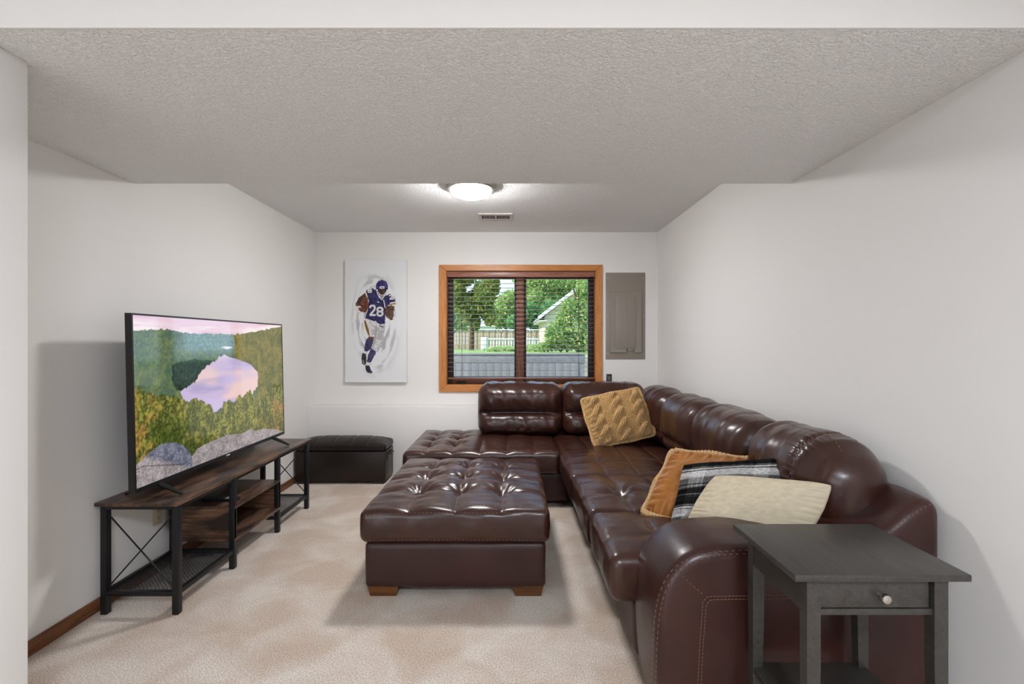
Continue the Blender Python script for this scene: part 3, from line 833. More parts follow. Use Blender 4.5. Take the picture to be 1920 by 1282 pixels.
tvbox('bezel', -.002, .003, TVA + B_, TVB - B_, TZ1 - B_, TZ1, M['plastic']); tvbox('bezel', -.002, .003, TVA + B_, TVB - B_, TZ0, TZ0 + .020, M['plastic'])
tvbox('logo', .003, .0035, (TVA + TVB) / 2 - .018, (TVA + TVB) / 2 + .018, TZ0 + .006, TZ0 + .013, M['whitemark'])
for y in (TVA + .16, TVB - .16):
    ft = MB()
    for s_, dx in ((1, .115), (-1, -.165)):
        ft.tube([(TVX - .01, y, TZ0 + .006), (TVX + dx * .55, y, SZ + .030), (TVX + dx, y, SZ + .007)], [.014, .010, .007], 8)
    ft.build('foot', M['plastic'], tv, True)

# picture shown on the screen, painted in the pixel frame of a close look at the photograph and unwarped to the panel
def homography(src, dst):
    A = []; b = []
    for (x, y), (u, v) in zip(src, dst):
        A.append([x, y, 1, 0, 0, 0, -u * x, -u * y]); b.append(u); A.append([0, 0, 0, x, y, 1, -v * x, -v * y]); b.append(v)
    h = np.linalg.solve(np.array(A, float), np.array(b, float)); return np.append(h, 1).reshape(3, 3)
def inpoly(x, y, poly):
    ins = np.zeros(x.shape, bool); n = len(poly)
    for i in range(n):
        x0, y0 = poly[i]; x1, y1 = poly[(i + 1) % n]
        if y0 == y1: continue
        c = ((y0 > y) != (y1 > y)) & (x < (x1 - x0) * (y - y0) / (y1 - y0) + x0); ins ^= c
    return ins
def colour_grid(name, origin, du, dv, nu, nv, rgb, m, parent):
    u = np.linspace(0, 1, nu + 1); v = np.linspace(0, 1, nv + 1); U, V = np.meshgrid(u, v)
    pts = np.array(origin) + U[..., None] * np.array(du) + V[..., None] * np.array(dv)
    i, j = np.meshgrid(np.arange(nu), np.arange(nv)); a = (j * (nu + 1) + i).ravel()
    fc = np.stack([a, a + 1, a + nu + 2, a + nu + 1], 1)
    o = link(name, pts.reshape(-1, 3), fc.tolist(), m, parent)
    at = o.data.color_attributes.new('Col', 'FLOAT_COLOR', 'POINT')
    c = np.ones(((nu + 1) * (nv + 1), 4), np.float32); c[:, :3] = lin(np.clip(rgb.reshape(-1, 3), 0, 255))
    at.data.foreach_set('color', c.ravel()); return o
nu, nv = 380, 214
U, V = np.meshgrid(np.linspace(0, 1, nu + 1), np.linspace(0, 1, nv + 1))
Hm = homography([(0, 1), (1, 1), (1, 0), (0, 0)], [(330, 92), (1228, 150), (1236, 800), (357, 1150)])
q = np.stack([U, V, np.ones_like(U)], -1) @ Hm.T; X = q[..., 0] / q[..., 2]; Y = q[..., 1] / q[..., 2]
N3 = lambda sx_, sy_, sd_, o_=3: fbm(np.stack([U * sx_, V * sy_, 0 * U], -1), sd_, o_)
n_fine = N3(150, 80, 1); n_mid = N3(30, 18, 2); n_big = N3(7, 5, 3); n_tree = N3(64, 12, 4)
def mix(a, b, t): return np.asarray(a, float) * (1 - t[..., None]) + np.asarray(b, float) * t[..., None]
img = mix((236, 206, 222), (250, 236, 236), smoothstep(-.6, .8, N3(4, 14, 5)))                       # sky
img = mix(img, (226, 180, 200), smoothstep(.2, .9, N3(5, 22, 6)) * .6)
hill_y = np.interp(X, [330, 420, 540, 600, 700, 900, 1000, 1100, 1230], [192, 183, 179, 192, 206, 208, 205, 182, 156]) + 5 * n_tree
hc = mix((74, 100, 80), (116, 132, 84), smoothstep(-.9, 1.0, .6 * n_fine + .6 * n_mid)); img = np.where((Y > hill_y)[..., None], hc, img)
far = (Y > hill_y) * smoothstep(560, 680, X + 20 * n_mid) * smoothstep(990, 930, X + 10 * n_mid) * smoothstep(345, 285, Y + 12 * n_mid); img = mix(img, mix((104, 140, 144), (134, 160, 150), smoothstep(-.8, .8, n_fine)), far)
rt = inpoly(X, Y, [(940, 215), (1100, 180), (1260, 150), (1260, 640), (1080, 620), (1080, 440), (960, 360)])
img = np.where((rt & (Y > hill_y))[..., None], mix((86, 96, 48), (146, 132, 66), smoothstep(-1, 1, .6 * n_fine + n_mid * .6)), img)
img = np.where(inpoly(X, Y, [(862, 287), (900, 280), (935, 288), (900, 302)])[..., None], np.array([226, 226, 238.]), img)
dk = inpoly(X + 10 * n_mid, Y + 8 * n_mid, [(560, 400), (620, 372), (720, 362), (840, 366), (800, 400), (740, 470), (690, 530), (600, 560), (570, 500)])
img = np.where(dk[..., None], mix((28, 50, 42), (52, 76, 58), smoothstep(-.8, .8, n_fine)), img)
lk = inpoly(X + 5 * n_tree, Y + 6 * n_tree, [(885, 333), (960, 362), (1040, 392), (1080, 436), (1078, 520), (1052, 575), (960, 606), (880, 640), (830, 690), (812, 690), (770, 640), (700, 622), (640, 618), (616, 560), (700, 500), (760, 420), (830, 365)])
lc = mix((206, 190, 226), (240, 208, 206), smoothstep(-.2, .5, N3(3, 7, 8) + (X - 850) / 700)); lc = mix(lc, (170, 160, 205), smoothstep(.1, .8, N3(5, 16, 9)) * .6)
img = np.where(lk[..., None], lc, img)
tree_top = np.interp(X, [330, 450, 560, 640, 720, 800, 830, 900, 960, 1040, 1100, 1180, 1240], [540, 560, 590, 625, 612, 640, 690, 625, 600, 560, 600, 520, 480]) + 26 * N3(44, 3, 10, 2)
fg = Y > tree_top
fc_ = mix((78, 88, 36), (142, 140, 64), smoothstep(-1.0, 1.1, .8 * n_tree + .5 * n_fine))
dark_low = smoothstep(690, 850, Y) * smoothstep(-.2, .8, n_big + .4); fc_ = mix(fc_, (58, 74, 22), dark_low * .75)
orange = np.maximum(smoothstep(1060, 1230, X) * smoothstep(560, 660, Y) * smoothstep(-.25, .5, n_mid), smoothstep(560, 360, X) * smoothstep(.0, .6, n_mid) * .8)
fc_ = mix(fc_, (186, 112, 62), orange * .7); fc_ = mix(fc_, (176, 160, 78), smoothstep(.35, .9, n_mid) * .5)
fc_ = fc_ * (0.80 + .34 * smoothstep(-.7, .7, n_fine))[..., None]
img = np.where(fg[..., None], fc_, img)
rk1 = inpoly(X, Y, [(340, 1020), (420, 945), (500, 880), (570, 866), (630, 884), (670, 920), (690, 960), (690, 1180), (340, 1180)])
rk2 = inpoly(X, Y, [(670, 975), (720, 905), (800, 862), (900, 820), (985, 815), (1040, 783), (1065, 800), (1110, 783), (1180, 786), (1250, 805), (1250, 900), (640, 1100)])
spk = N3(240, 150, 12, 2); rcol = mix((128, 120, 122), (190, 178, 178), smoothstep(-1, 1, .8 * spk + .6 * n_mid))
rdark = mix((78, 82, 100), (142, 144, 158), smoothstep(-1, 1, .8 * spk + .6 * n_mid))
img = np.where(rk2[..., None], rcol, img); img = np.where(rk1[..., None], mix(rdark, rcol, smoothstep(980, 1020, Y - .25 * (X - 600))), img)
crack = np.abs(Y - np.interp(X, [340, 400, 640, 690], [1040, 1012, 1000, 955])) < 2; img = np.where((crack & rk1)[..., None], np.array([40, 40, 44.]), img)
o0 = np.array(tvp(.0012, TVA + B_ - .001, TZ0 + .019)); o1 = np.array(tvp(.0012, TVB - B_ + .001, TZ0 + .019)); o2 = np.array(tvp(.0012, TVA + B_ - .001, TZ1 - B_ + .001))
colour_grid('screen', o0, o1 - o0, o2 - o0, nu, nv, img, M['screen'], tv)

# ------------------------------------------------------------------ wall canvas with a painted football player
PX0, PX1, PZ0, PZ1, PY = -1.676, -1.056, .884, 2.116, 4.850
pt = thing('wall_painting', ((PX0 + PX1) / 2, YF, PZ0), 'unframed white canvas of a football player in a purple 28 jersey', 'painting')
bx('canvas', PX0, PX1, PY + .001, YF - .001, PZ0, PZ1, M['canvas'], pt, .003)
nu, nv = 230, 457
U, V = np.meshgrid(np.linspace(0, 1, nu + 1), np.linspace(0, 1, nv + 1))
X = 80 + U * 550; Y = 1172 - V * 1092
n1 = fbm(np.stack([X / 14, Y / 14, 0 * X], -1), 21, 3); n2 = fbm(np.stack([X / 60, Y / 60, 0 * X], -1), 22, 3)
rr = np.hypot((X - 350) / 230, (Y - 640) / 480); an = np.arctan2((Y - 640) / 480, (X - 350) / 230)
swirl = fbm(np.stack([rr * 14, an * 2.2, 0 * X], -1), 23, 3)
img = mix((226, 227, 229), (206, 206, 209), smoothstep(-.3, .8, swirl) * smoothstep(1.15, .75, rr))
img = mix(img, (160, 160, 164), smoothstep(0.05, .8, swirl + .25 * n2) * smoothstep(1.0, .6, rr) * .75)
halo = 0
def paint(poly, col, col2=None, wob=1.5, sd_=0):
    global img
    ins = inpoly(X + wob * n1, Y + wob * n1, poly)
    c = mix(col, col if col2 is None else col2, smoothstep(-.6, .6, n1 + .5 * n2 + (X - np.mean([q_[0] for q_ in poly])) / 160))
    img = np.where(ins[..., None], c, img)
def stroke(pts, wd, col):
    global img
    d = np.full(X.shape, 1e9)
    for (x0, y0), (x1, y1) in zip(pts[:-1], pts[1:]):
        t = np.clip(((X - x0) * (x1 - x0) + (Y - y0) * (y1 - y0)) / max(1e-6, (x1 - x0) ** 2 + (y1 - y0) ** 2), 0, 1)
        d = np.minimum(d, np.hypot(X - x0 - t * (x1 - x0), Y - y0 - t * (y1 - y0)))
    img = np.where((d < wd)[..., None], np.array(col, float), img)
SK, SK2, PU, PU2, WH, WH2 = (66, 50, 42), (104, 78, 62), (40, 38, 76), (62, 58, 104), (214, 212, 212), (176, 174, 176)
paint([(262, 605), (300, 600), (440, 640), (436, 700), (420, 800), (400, 860), (375, 900), (330, 895), (318, 850), (330, 800), (320, 775), (290, 760), (262, 690), (248, 625)], WH, WH2)   # trousers
paint([(248, 625), (262, 618), (292, 700), (302, 765), (288, 755), (262, 695)], (150, 118, 44)); stroke([(258, 632), (290, 740)], 3, (40, 34, 60))
stroke([(362, 665), (352, 780), (328, 850)], 3, (140, 138, 142))
paint([(290, 768), (338, 775), (330, 820), (312, 870), (280, 900), (250, 890), (258, 830), (270, 790)], (50, 46, 82), (70, 66, 104))
paint([(312, 868), (360, 900), (340, 940), (308, 1000), (272, 990), (285, 930)], (56, 52, 88), (80, 76, 110))
paint([(292, 765), (342, 770), (330, 800), (286, 785)], (96, 70, 58))
paint([(242, 890), (278, 905), (270, 925), (236, 915)], WH); paint([(275, 990), (310, 1000), (304, 1026), (270, 1018)], WH)
paint([(234, 908), (270, 922), (270, 1000), (258, 1022), (232, 1008), (226, 960)], (36, 34, 44), (60, 56, 70))
paint([(262, 1020), (298, 1024), (310, 1060), (326, 1080), (318, 1096), (280, 1088), (262, 1058)], (40, 40, 58), (70, 72, 92)); stroke([(240, 975), (250, 1010)], 3, (170, 160, 130)); stroke([(285, 1088), (318, 1094)], 3, (176, 166, 120))
paint([(292, 450), (300, 360), (352, 345), (440, 400), (500, 420), (470, 480), (436, 520), (440, 590), (438, 645), (395, 655), (350, 630), (280, 608), (258, 600), (280, 540)], PU, PU2)   # jersey body
paint([(262, 370), (275, 345), (330, 332), (352, 360), (340, 420), (298, 450), (280, 420)], PU, PU2); paint([(440, 400), (480, 382), (530, 420), (532, 470), (492, 490), (450, 470)], PU, PU2)
paint([(176, 470), (200, 420), (262, 372), (284, 420), (286, 450), (250, 440), (210, 470), (190, 510), (174, 500)], SK, SK2)
paint([(258, 372), (268, 366), (284, 412), (276, 420)], (220, 214, 200)); stroke([(262, 386), (278, 420)], 2.5, (190, 150, 60))
paint([(205, 465), (245, 435), (286, 445), (290, 500), (268, 545), (235, 558), (200, 530)], (88, 48, 38), (120, 72, 58))      # ball
stroke([(215, 480), (270, 520)], 2.5, (60, 34, 28))
for a in ([(172, 500), (215, 500)], [(168, 520), (210, 540)], [(190, 512), (196, 532)], [(196, 545), (240, 552)]): stroke(a, 7, (212, 210, 210))
paint([(436, 505), (470, 488), (520, 492), (526, 550), (515, 610), (490, 620), (450, 590), (428, 545)], SK, SK2)
stroke([(520, 540), (522, 580), (510, 606)], 6, (206, 204, 204)); stroke([(482, 478), (530, 474)], 5, (190, 150, 60)); stroke([(486, 466), (532, 458)], 5, (220, 218, 214))
stroke([(412, 440), (430, 520)], 8, (36, 32, 60)); stroke([(425, 440), (438, 505)], 4, (214, 212, 214))
# helmet and face
paint([(372, 342), (452, 342), (440, 390), (408, 412), (382, 390)], (58, 42, 36), (86, 62, 52))
paint([(356, 345), (358, 300), (372, 272), (410, 258), (448, 272), (464, 306), (462, 345), (446, 336), (380, 336)], (46, 40, 92), (72, 64, 124)); stroke([(410, 260), (410, 318)], 4, (36, 32, 74)); stroke([(362, 338), (458, 338)], 5, (34, 30, 62))
paint([(388, 316), (432, 316), (432, 338), (388, 338)], (210, 210, 216)); stroke([(397, 328), (423, 328)], 3, (120, 120, 140))
for a in ([(362, 345), (372, 390), (398, 412), (420, 412), (446, 390), (460, 350)], [(378, 372), (396, 396), (424, 396), (446, 372)], [(380, 405), (410, 436), (424, 410)]): stroke(a, 4, (206, 206, 210))
# numerals
def num2(x, y, w_, h_, t, sl=0, col=WH):
    P_ = [(0, .18), (.2, 0), (.75, 0), (.95, .2), (.85, .45), (.1, .95), (.1, 1), (1, 1)]
    stroke([(x + a * w_ + sl * b * w_, y + b * h_) for a, b in P_], t, col)
def num8(x, y, w_, h_, t, sl=0, col=WH):
    for cy_, ry in ((.25, .25), (.74, .27)):
        stroke([(x + (.5 + .46 * math.cos(a)) * w_ + sl * (cy_ + ry * math.sin(a)) * w_, y + (cy_ + ry * math.sin(a)) * h_) for a in np.linspace(0, 2 * math.pi, 18)], t, col)
num2(304, 488, 46, 84, 8.5, -.05); num8(366, 506, 52, 72, 8.5, 0)
num8(282, 344, 36, 26, 5); num2(474, 396, 26, 34, 5, .2); num8(506, 402, 20, 26, 4)
stroke([(360, 636), (350, 628)], 4, WH); stroke([(392, 668), (420, 680)], 4, (60, 54, 90))
stroke([(372, 455), (380, 458)], 5, (214, 212, 220))
colour_grid('picture', (PX0 + .002, PY, PZ0 + .002), (PX1 - PX0 - .004, 0, 0), (0, 0, PZ1 - PZ0 - .004), nu, nv, img, M['painted'], pt)

# ------------------------------------------------------------------ breaker panel and outlets
def pz(py, y=YF): return EYE - (py - 641) * y / F
def pxx(px, y=YF): return (px - 960) * y / F
bp_ = thing('breaker_panel', (pxx(1172), YF, pz(673)), 'taupe metal breaker panel cover on the wall right of the window', 'breaker panel')
bx('cover_plate', pxx(1135.5), pxx(1209.5), YF - .006, YF, pz(673.5), pz(511), M['panel'], bp_, .002)
raised = [(1143.5, 547), (1143.5, 661), (1174, 661), (1174, 654), (1188.5, 654), (1188.5, 661), (1202, 661), (1202, 547)]
mb = MB(); A = [(pxx(a), pz(b)) for a, b in raised]; mb.prism(A, YF - .022, YF - .006)
o = mb.build('raised_cover', M['panel'], bp_); bv = o.modifiers.new('edge', 'BEVEL'); bv.width = .004; bv.segments = 2
bx('door', pxx(1152.5), pxx(1191.5), YF - .0265, YF - .022, pz(653), pz(553.5), M['panel'], bp_, .002)
bx('ridge', pxx(1173.4), pxx(1174.6), YF - .028, YF - .0265, pz(648), pz(559), M['panel'], bp_)
for y in (565, 604, 641): MB().tube([(pxx(1152), YF - .025, pz(y + 3)), (pxx(1152), YF - .025, pz(y - 3))], .004, 8).build('hinge', M['panel'], bp_, True)
bx('latch', pxx(1177), pxx(1186), YF - .029, YF - .024, pz(657), pz(653.5), M['panel'], bp_, .001)
for x in (1139.5, 1205.5):
    for y in (522, 592.5, 663): MB().lathe((pxx(x), YF - .006, pz(y)), [(.005, 0), (.005, -.002), (.003, -.0035)], 12, 'y').build('screw', M['screw'], bp_, True)

bo = thing('wall_socket', (pxx(1141.5), YF, pz(708)), 'small black uncovered socket low on the wall under the breaker panel', 'socket')
bx('box', pxx(1136.8), pxx(1147), YF - .004, YF, pz(722), pz(701), M['plastic'], bo, .001)
bx('receptacle', pxx(1138.5), pxx(1145), YF - .010, YF - .004, pz(720), pz(705), M['plastic_grey'], bo, .002)
MB().tube([(pxx(1139.5), YF - .012, pz(706.5)), (pxx(1143.8), YF - .013, pz(706.5)), (pxx(1140.5), YF - .013, pz(711)), (pxx(1144), YF - .012, pz(711.5))], .0018, 6).build('wire', M['whitemark'], bo)

oy, oz = 2.71, .325
wo_ = thing('wall_outlet', (XL, oy, oz), 'beige duplex outlet on the left wall behind the stand', 'outlet')
bx('plate', XL, XL + .006, oy - .036, oy + .036, oz - .058, oz + .058, M['beige'], wo_, .002)
for dz in (-.022, .022):
    r_ = bx('receptacle', XL + .006, XL + .009, oy - .017, oy + .017, oz + dz - .015, oz + dz + .015, M['beige'], wo_, .001)
    for dy in (-.007, .007): bx('slot', XL + .009, XL + .0095, oy + dy - .0015, oy + dy + .0015, oz + dz - .006, oz + dz + .006, M['dark'], r_)
MB().lathe((XL + .006, oy, oz), [(.004, 0), (.004, .002), (.002, .003)], 10, 'x').build('screw', M['screw'], wo_)

# ------------------------------------------------------------------ side table
HT = .690
ex0, ex1, ey0, ey1 = .729, 1.184, 1.244, 1.597
stb = thing('side_table', ((ex0 + ex1) / 2, (ey0 + ey1) / 2, 0), 'black-brown wooden side table with one drawer in front of the sofa arm', 'side table')
bx('table_top', ex0, ex1, ey0, ey1, HT - .018, HT, M['blacktable'], stb, .0025)
for sx_, xa in ((0, .770), (1, 1.103)):
    for ya_ in (1.262, 1.545):
        w_ = .036; mb = MB(); zt = HT - .018; zm = .45; sh = .010
        a0 = xa + (0 if sx_ == 0 else sh); a1 = xa + w_ - (sh if sx_ == 0 else 0)
        mb.hexa([(xa, ya_, zm), (xa + w_, ya_, zm), (xa + w_, ya_ + w_ - .004, zm), (xa, ya_ + w_ - .004, zm)], [(xa, ya_, zt), (xa + w_, ya_, zt), (xa + w_, ya_ + w_ - .004, zt), (xa, ya_ + w_ - .004, zt)])
        mb.hexa([(a0, ya_, 0), (a1, ya_, 0), (a1, ya_ + w_ - .012, 0), (a0, ya_ + w_ - .012, 0)], [(xa, ya_, zm), (xa + w_, ya_, zm), (xa + w_, ya_ + w_ - .004, zm), (xa, ya_ + w_ - .004, zm)])
        mb.build('leg', M['blacktable'], stb)
bx('apron', .774, .792, 1.294, 1.545, .574, HT - .018, M['blacktable'], stb); bx('apron', 1.117, 1.135, 1.294, 1.545, .574, HT - .018, M['blacktable'], stb)
bx('apron', .806, 1.103, 1.557, 1.573, .574, HT - .018, M['blacktable'], stb)
bx('drawer_rail', .806, 1.103, 1.268, 1.288, .574, .590, M['blacktable'], stb, .001)
dr = bx('drawer', .808, 1.095, 1.270, 1.50, .5925, .668, M['blacktable'], stb, .0015)
kc = P(1649, 1114.5, 1.27)
MB().lathe((kc[0], 1.270, kc[2]), [(.006, 0), (.0055, -.012), (.0125, -.016), (.0135, -.022), (.011, -.027), (.004, -.029)], 24, 'y').build('knob', M['nickel'], dr, True)
bx('lower_shelf', .772, 1.133, 1.268, 1.572, .232, .250, M['blacktable'], stb, .002)

# ------------------------------------------------------------------ cushions
def soft_frame(tl, tr_, bl_):
    """centre, skewed basis and half sizes of a soft cushion from three of its corners"""
    tl, tr_, bl_ = (np.array(q_, float) for q_ in (tl, tr_, bl_))
    r_ = tr_ - tl; u_ = tl - bl_; c = tl + r_ / 2 - u_ / 2
    hw, hh = np.linalg.norm(r_) / 2, np.linalg.norm(u_) / 2; ru, uu = r_ / (2 * hw), u_ / (2 * hh)
    w_ = np.cross(ru, uu); w_ /= np.linalg.norm(w_)
    return c, np.stack([ru, uu, w_], 1), hw * 1.03, hh * 1.03
def pillow_pts(n, hw, hh, th, pinch=.04, pw=.45, seed=0, wr=.006, up=1, extra=None, blunt=.07):
    t = np.sin(np.linspace(-1, 1, n + 1) * math.pi / 2 * .9) / math.sin(math.pi / 2 * .9) if extra is None else np.linspace(-1, 1, n + 1)
    u, v = np.meshgrid(t, t)
    b = 1 - blunt * (u * v) ** 4
    wob = .012 * fbm(np.stack([u * 2.2, v * 2.2, 0 * u + 3], -1), seed // 2, 2)
    x = hw * u * (b - pinch * (1 - v ** 2) * np.abs(u) ** 2) + wob * hw; y = hh * v * (b - pinch * (1 - u ** 2) * np.abs(v) ** 2) + wob[::-1] * hh
    prof_ = (np.clip(1 - u ** 2, 0, 1) * np.clip(1 - v ** 2, 0, 1)) ** pw
    z = up * th * prof_ + wr * fbm(np.stack([x * 12, y * 12, 0 * x + up], -1), seed, 3) * np.minimum(1, prof_ * 3)
    # short puckers running in from the seams
    ed = np.maximum(np.abs(u), np.abs(v)); al = np.where(np.abs(u) > np.abs(v), v, u)
    z = z + up * wr * .8 * np.sin(al * 34 + 3 * fbm(np.stack([al * 4, 0 * al, 0 * al], -1), seed + 3, 2)) * smoothstep(.55, .9, ed) * smoothstep(1.0, .93, ed)
    if extra is not None: z = z + up * extra((u + 1) / 2, (v + 1) / 2) * np.minimum(1, prof_ * 4)
    return np.stack([x, y, z], -1).reshape(-1, 3)
def grid_faces(n, flip=False):
    i, j = np.meshgrid(np.arange(n), np.arange(n)); a = (j * (n + 1) + i).ravel()
    q = np.stack([a, a + 1, a + n + 2, a + n + 1], 1)
    return (q[:, ::-1] if flip else q).tolist()
def side(name, n, m, parent, B, flip=False, **k):
    p_ = pillow_pts(n, up=-1 if flip else 1, **k) @ B.T
    return link(name, p_, grid_faces(n, flip), m, parent, True, True)
def cable(u, v):
    out = .0052 * np.sin(u * 2 * np.pi * 30) * np.sin(v * 2 * np.pi * 34)
    for k, c in enumerate((.17, .50, .83)):
        c = c + .012 * np.sin(v * 7 + k)
        ph = v * 2 * np.pi * 2.3 + k * 1.9
        best = np.full_like(u, -1.0)
        for s_ in (1, -1):
            cc = c + s_ * .052 * np.sin(ph); d = np.abs(u - cc) / .060
            hgt = np.sqrt(np.clip(1 - d ** 2, 0, 1)) * .026 + .016 * s_ * np.cos(ph)
            hgt = hgt + .0050 * np.cos((u - cc) / .060 * np.pi * 4) + .0022 * np.sin(v * 2 * np.pi * 40)
            best = np.where(d < 1, np.maximum(best, hgt), best)
        out = np.where(best > -.9, np.maximum(out, best + .004), out)
    return out
def braid_ring(n, hw, hh, pinch, parent, m, B, r=.014, blunt=.07, seed=0):
    mb = MB(); pts_ = []
    t = np.arange(n) * 4.0 / n; s_ = t.astype(int); a = -1 + 2 * (t - s_)
    u = np.select([s_ == 0, s_ == 1, s_ == 2], [a, 1 + 0 * a, -a], -1 + 0 * a); v = np.select([s_ == 0, s_ == 1, s_ == 2], [-1 + 0 * a, a, 1 + 0 * a], -a)
    b = 1 - blunt * (u * v) ** 4
    x = hw * u * (b - pinch * (1 - v ** 2) * u * u); y = hh * v * (b - pinch * (1 - u ** 2) * v * v)
    pts_ = [Vector((p_, q_, 0)) for p_, q_ in zip(x, y)]
    for k in range(n):
        a = pts_[k]; b = pts_[(k + 1) % n]; d = (b - a).normalized(); nrm = d.cross(Vector((0, 0, 1)))
        big = 1 + .35 * math.sin(k * 2 * math.pi / 13.0 + seed)
        for s2 in (1, -1):
            c = a + nrm * (.004 * big + .002 * s2) + Vector((0, 0, .007 * s2))
            mb.tube([c - d * .013 + nrm * .007 * s2, c - d * .004, c + d * .004, c + d * .013 - nrm * .007 * s2], [.004, r * .62 * big, r * .62 * big, .004], 6)
    mb.v = (np.array(mb.v) @ B.T).tolist()
    return tag(mb.build('braided_edge', m, parent, True, 60, True), kind='stuff')
def cushion(label, c):
    return thing('throw_pillow', tuple(float(q_) for q_ in c), label, 'cushion')

M['blush'] = mat('blush_backing', (206, 160, 136), 0.9, sheen=.2)
# standing in the corner, knit side to the room
c, B, hw, hh = soft_frame(P(1089, 750, 3.97), P(1197, 728, 4.00), P(1116, 839, 3.80))
t = cushion('chunky mustard cable-knit cushion in the far corner of the sofa', c)
side('knit_face', 280, M['knit'], t, B, False, hw=hw, hh=hh, th=.072, pinch=.03, seed=60, extra=cable)
side('backing', 80, M['blush'], t, B, True, hw=hw, hh=hh, th=.060, pinch=.03, seed=61, wr=.008)
braid_ring(110, hw, hh, .03, t, M['knit'], B, .016)
# leaning against the back, velvet side to the camera
c, B, hw, hh = soft_frame(P(1263, 846, 2.56), P(1438, 866, 2.25), P(1205, 962, 2.33))
t = cushion('ochre velvet cushion with a braided knit edge behind the plaid cushion', c)
side('velvet_face', 130, M['velvet'], t, B, False, hw=hw, hh=hh, th=.058, seed=62, wr=.009)
side('knit_face', 120, M['braid'], t, B, True, hw=hw, hh=hh, th=.045, seed=63, extra=cable)
braid_ring(104, hw, hh, .04, t, M['braid'], B, .024, seed=1)
# plaid
c, B, hw, hh = soft_frame(P(1283, 871, 2.27), P(1474, 859, 2.05), P(1257, 988, 2.14))
t = cushion('black and white plaid cushion between the velvet and cream cushions', c)
def plaid_rgb(u, v):
    def band(t_):
        t_ = (t_ * 1.7) % 1.0
        s_ = np.select([t_ < .17, t_ < .195, t_ < .22, t_ < .26, t_ < .285, t_ < .47, t_ < .50, t_ < .64, t_ < .67, t_ < .73, t_ < .77, t_ < .90, t_ < .93],
                       [.07, .45, .09, 1.0, .18, 1.05, .60, .52, .2, .55, .2, .08, .4], .13)
        return s_
    a = band(v + .0); b = np.where(np.abs(u - .20) < .075, .75, np.where(np.abs(u - .80) < .07, .7, .42)) + .22 * (np.abs((u - .20) % .05 - .02) < .006) * (np.abs(u - .2) < .08)
    g = a * (.46 + .8 * b) + .12 * (b - .42); g = np.clip(g, .02, .92) * (.86 + .2 * vnoise(np.stack([u * 130, v * 130, 0 * u], -1), 5))
    return np.stack([g * 236, g * 233, g * 232], -1).clip(10, 236)
for fl in (False, True):
    o = side('plaid_face', 200, M['plaid'], t, B, fl, hw=hw, hh=hh, th=.048, seed=70 + fl, blunt=.03, pinch=.02, wr=.0035)
    tt = np.sin(np.linspace(-1, 1, 201) * math.pi / 2 * .9) / math.sin(math.pi / 2 * .9) * .5 + .5
    uu, vv = np.meshgrid(tt, tt)
    at = o.data.color_attributes.new('Col', 'FLOAT_COLOR', 'POINT'); cc = np.ones((201 * 201, 4), np.float32)
    cc[:, :3] = lin(plaid_rgb(uu, 1 - vv).reshape(-1, 3)); at.data.foreach_set('color', cc.ravel())
# cream, propped over the arm
c, B, hw, hh = soft_frame(P(1340, 891, 2.02), P(1561, 909, 1.765), P(1284, 990, 1.985))
t = cushion('plain cream linen cushion nearest the sofa arm', c)
side('linen_face', 110, M['linen'], t, B, False, hw=hw, hh=hh, th=.056, seed=80, blunt=.05, pinch=-.025, wr=.003)
side('linen_face', 110, M['linen'], t, B, True, hw=hw, hh=hh, th=.056, seed=81, blunt=.05, pinch=-.025, wr=.003)

# ------------------------------------------------------------------ outdoors
def gz(y): return float(np.interp(y, [5.0, 6.6, 10, 30, 45, 120], [1.02, 1.10, 1.08, .80, .66, .6]))
g = MB(); ysg = [6.62, 8, 12, 20, 30, 45, 120]
gv = []; gf = []
for y in ysg: gv += [(-90, y, gz(y)), (90, y, gz(y))]
for i in range(len(ysg) - 1): gf.append((2 * i, 2 * i + 1, 2 * i + 3, 2 * i + 2))
struct(link('ground', gv, gf, M['ground']))
struct(bx('floor_well', -3, 3, YF + .2, 6.7, .50, .56, M['pale']))

RY = 6.40; rx0, rx1 = -1.15, .972
rw = thing('retaining_wall', ((rx0 + rx1) / 2, RY, .56), 'grey block retaining wall just outside the window', 'retaining wall')
top = 1.137
bx('cap', rx0, rx1, RY - .01, RY + .22, top - .02, top, M['stone'], rw, .008)
bx('coping', rx0 + .01, rx1 - .006, RY, RY + .21, top - .125, top - .022, M['stone'], rw, .006)
bw, bh = .1015, .098; cores = MB(); cores.box(rx0 + .01, rx1 - .01, RY + .012, RY + .2, .56, top - .125).build('core', M['stone'], rw)
bb = None; z = top - .128 - bh
while z > .55:
    x = rx0
    while x + bw <= rx1 + .001:
        if bb is None:
            bb = bx('block', x + .0014, x + bw - .0014, RY, RY + .03, z + .0014, z + bh - .0014, M['stone'], rw, .002, 1); b0 = (x, z)
        else:
            b2 = bb.copy(); COL.objects.link(b2); b2.parent = rw; b2.location = (x - b0[0], random.uniform(-.0015, .0015), z - b0[1])
        x += bw
    z -= bh
struct(bx('wall_side', rx1 + .002, 2.2, RY + .12, RY + .22, .56, 1.10, M['pale']))

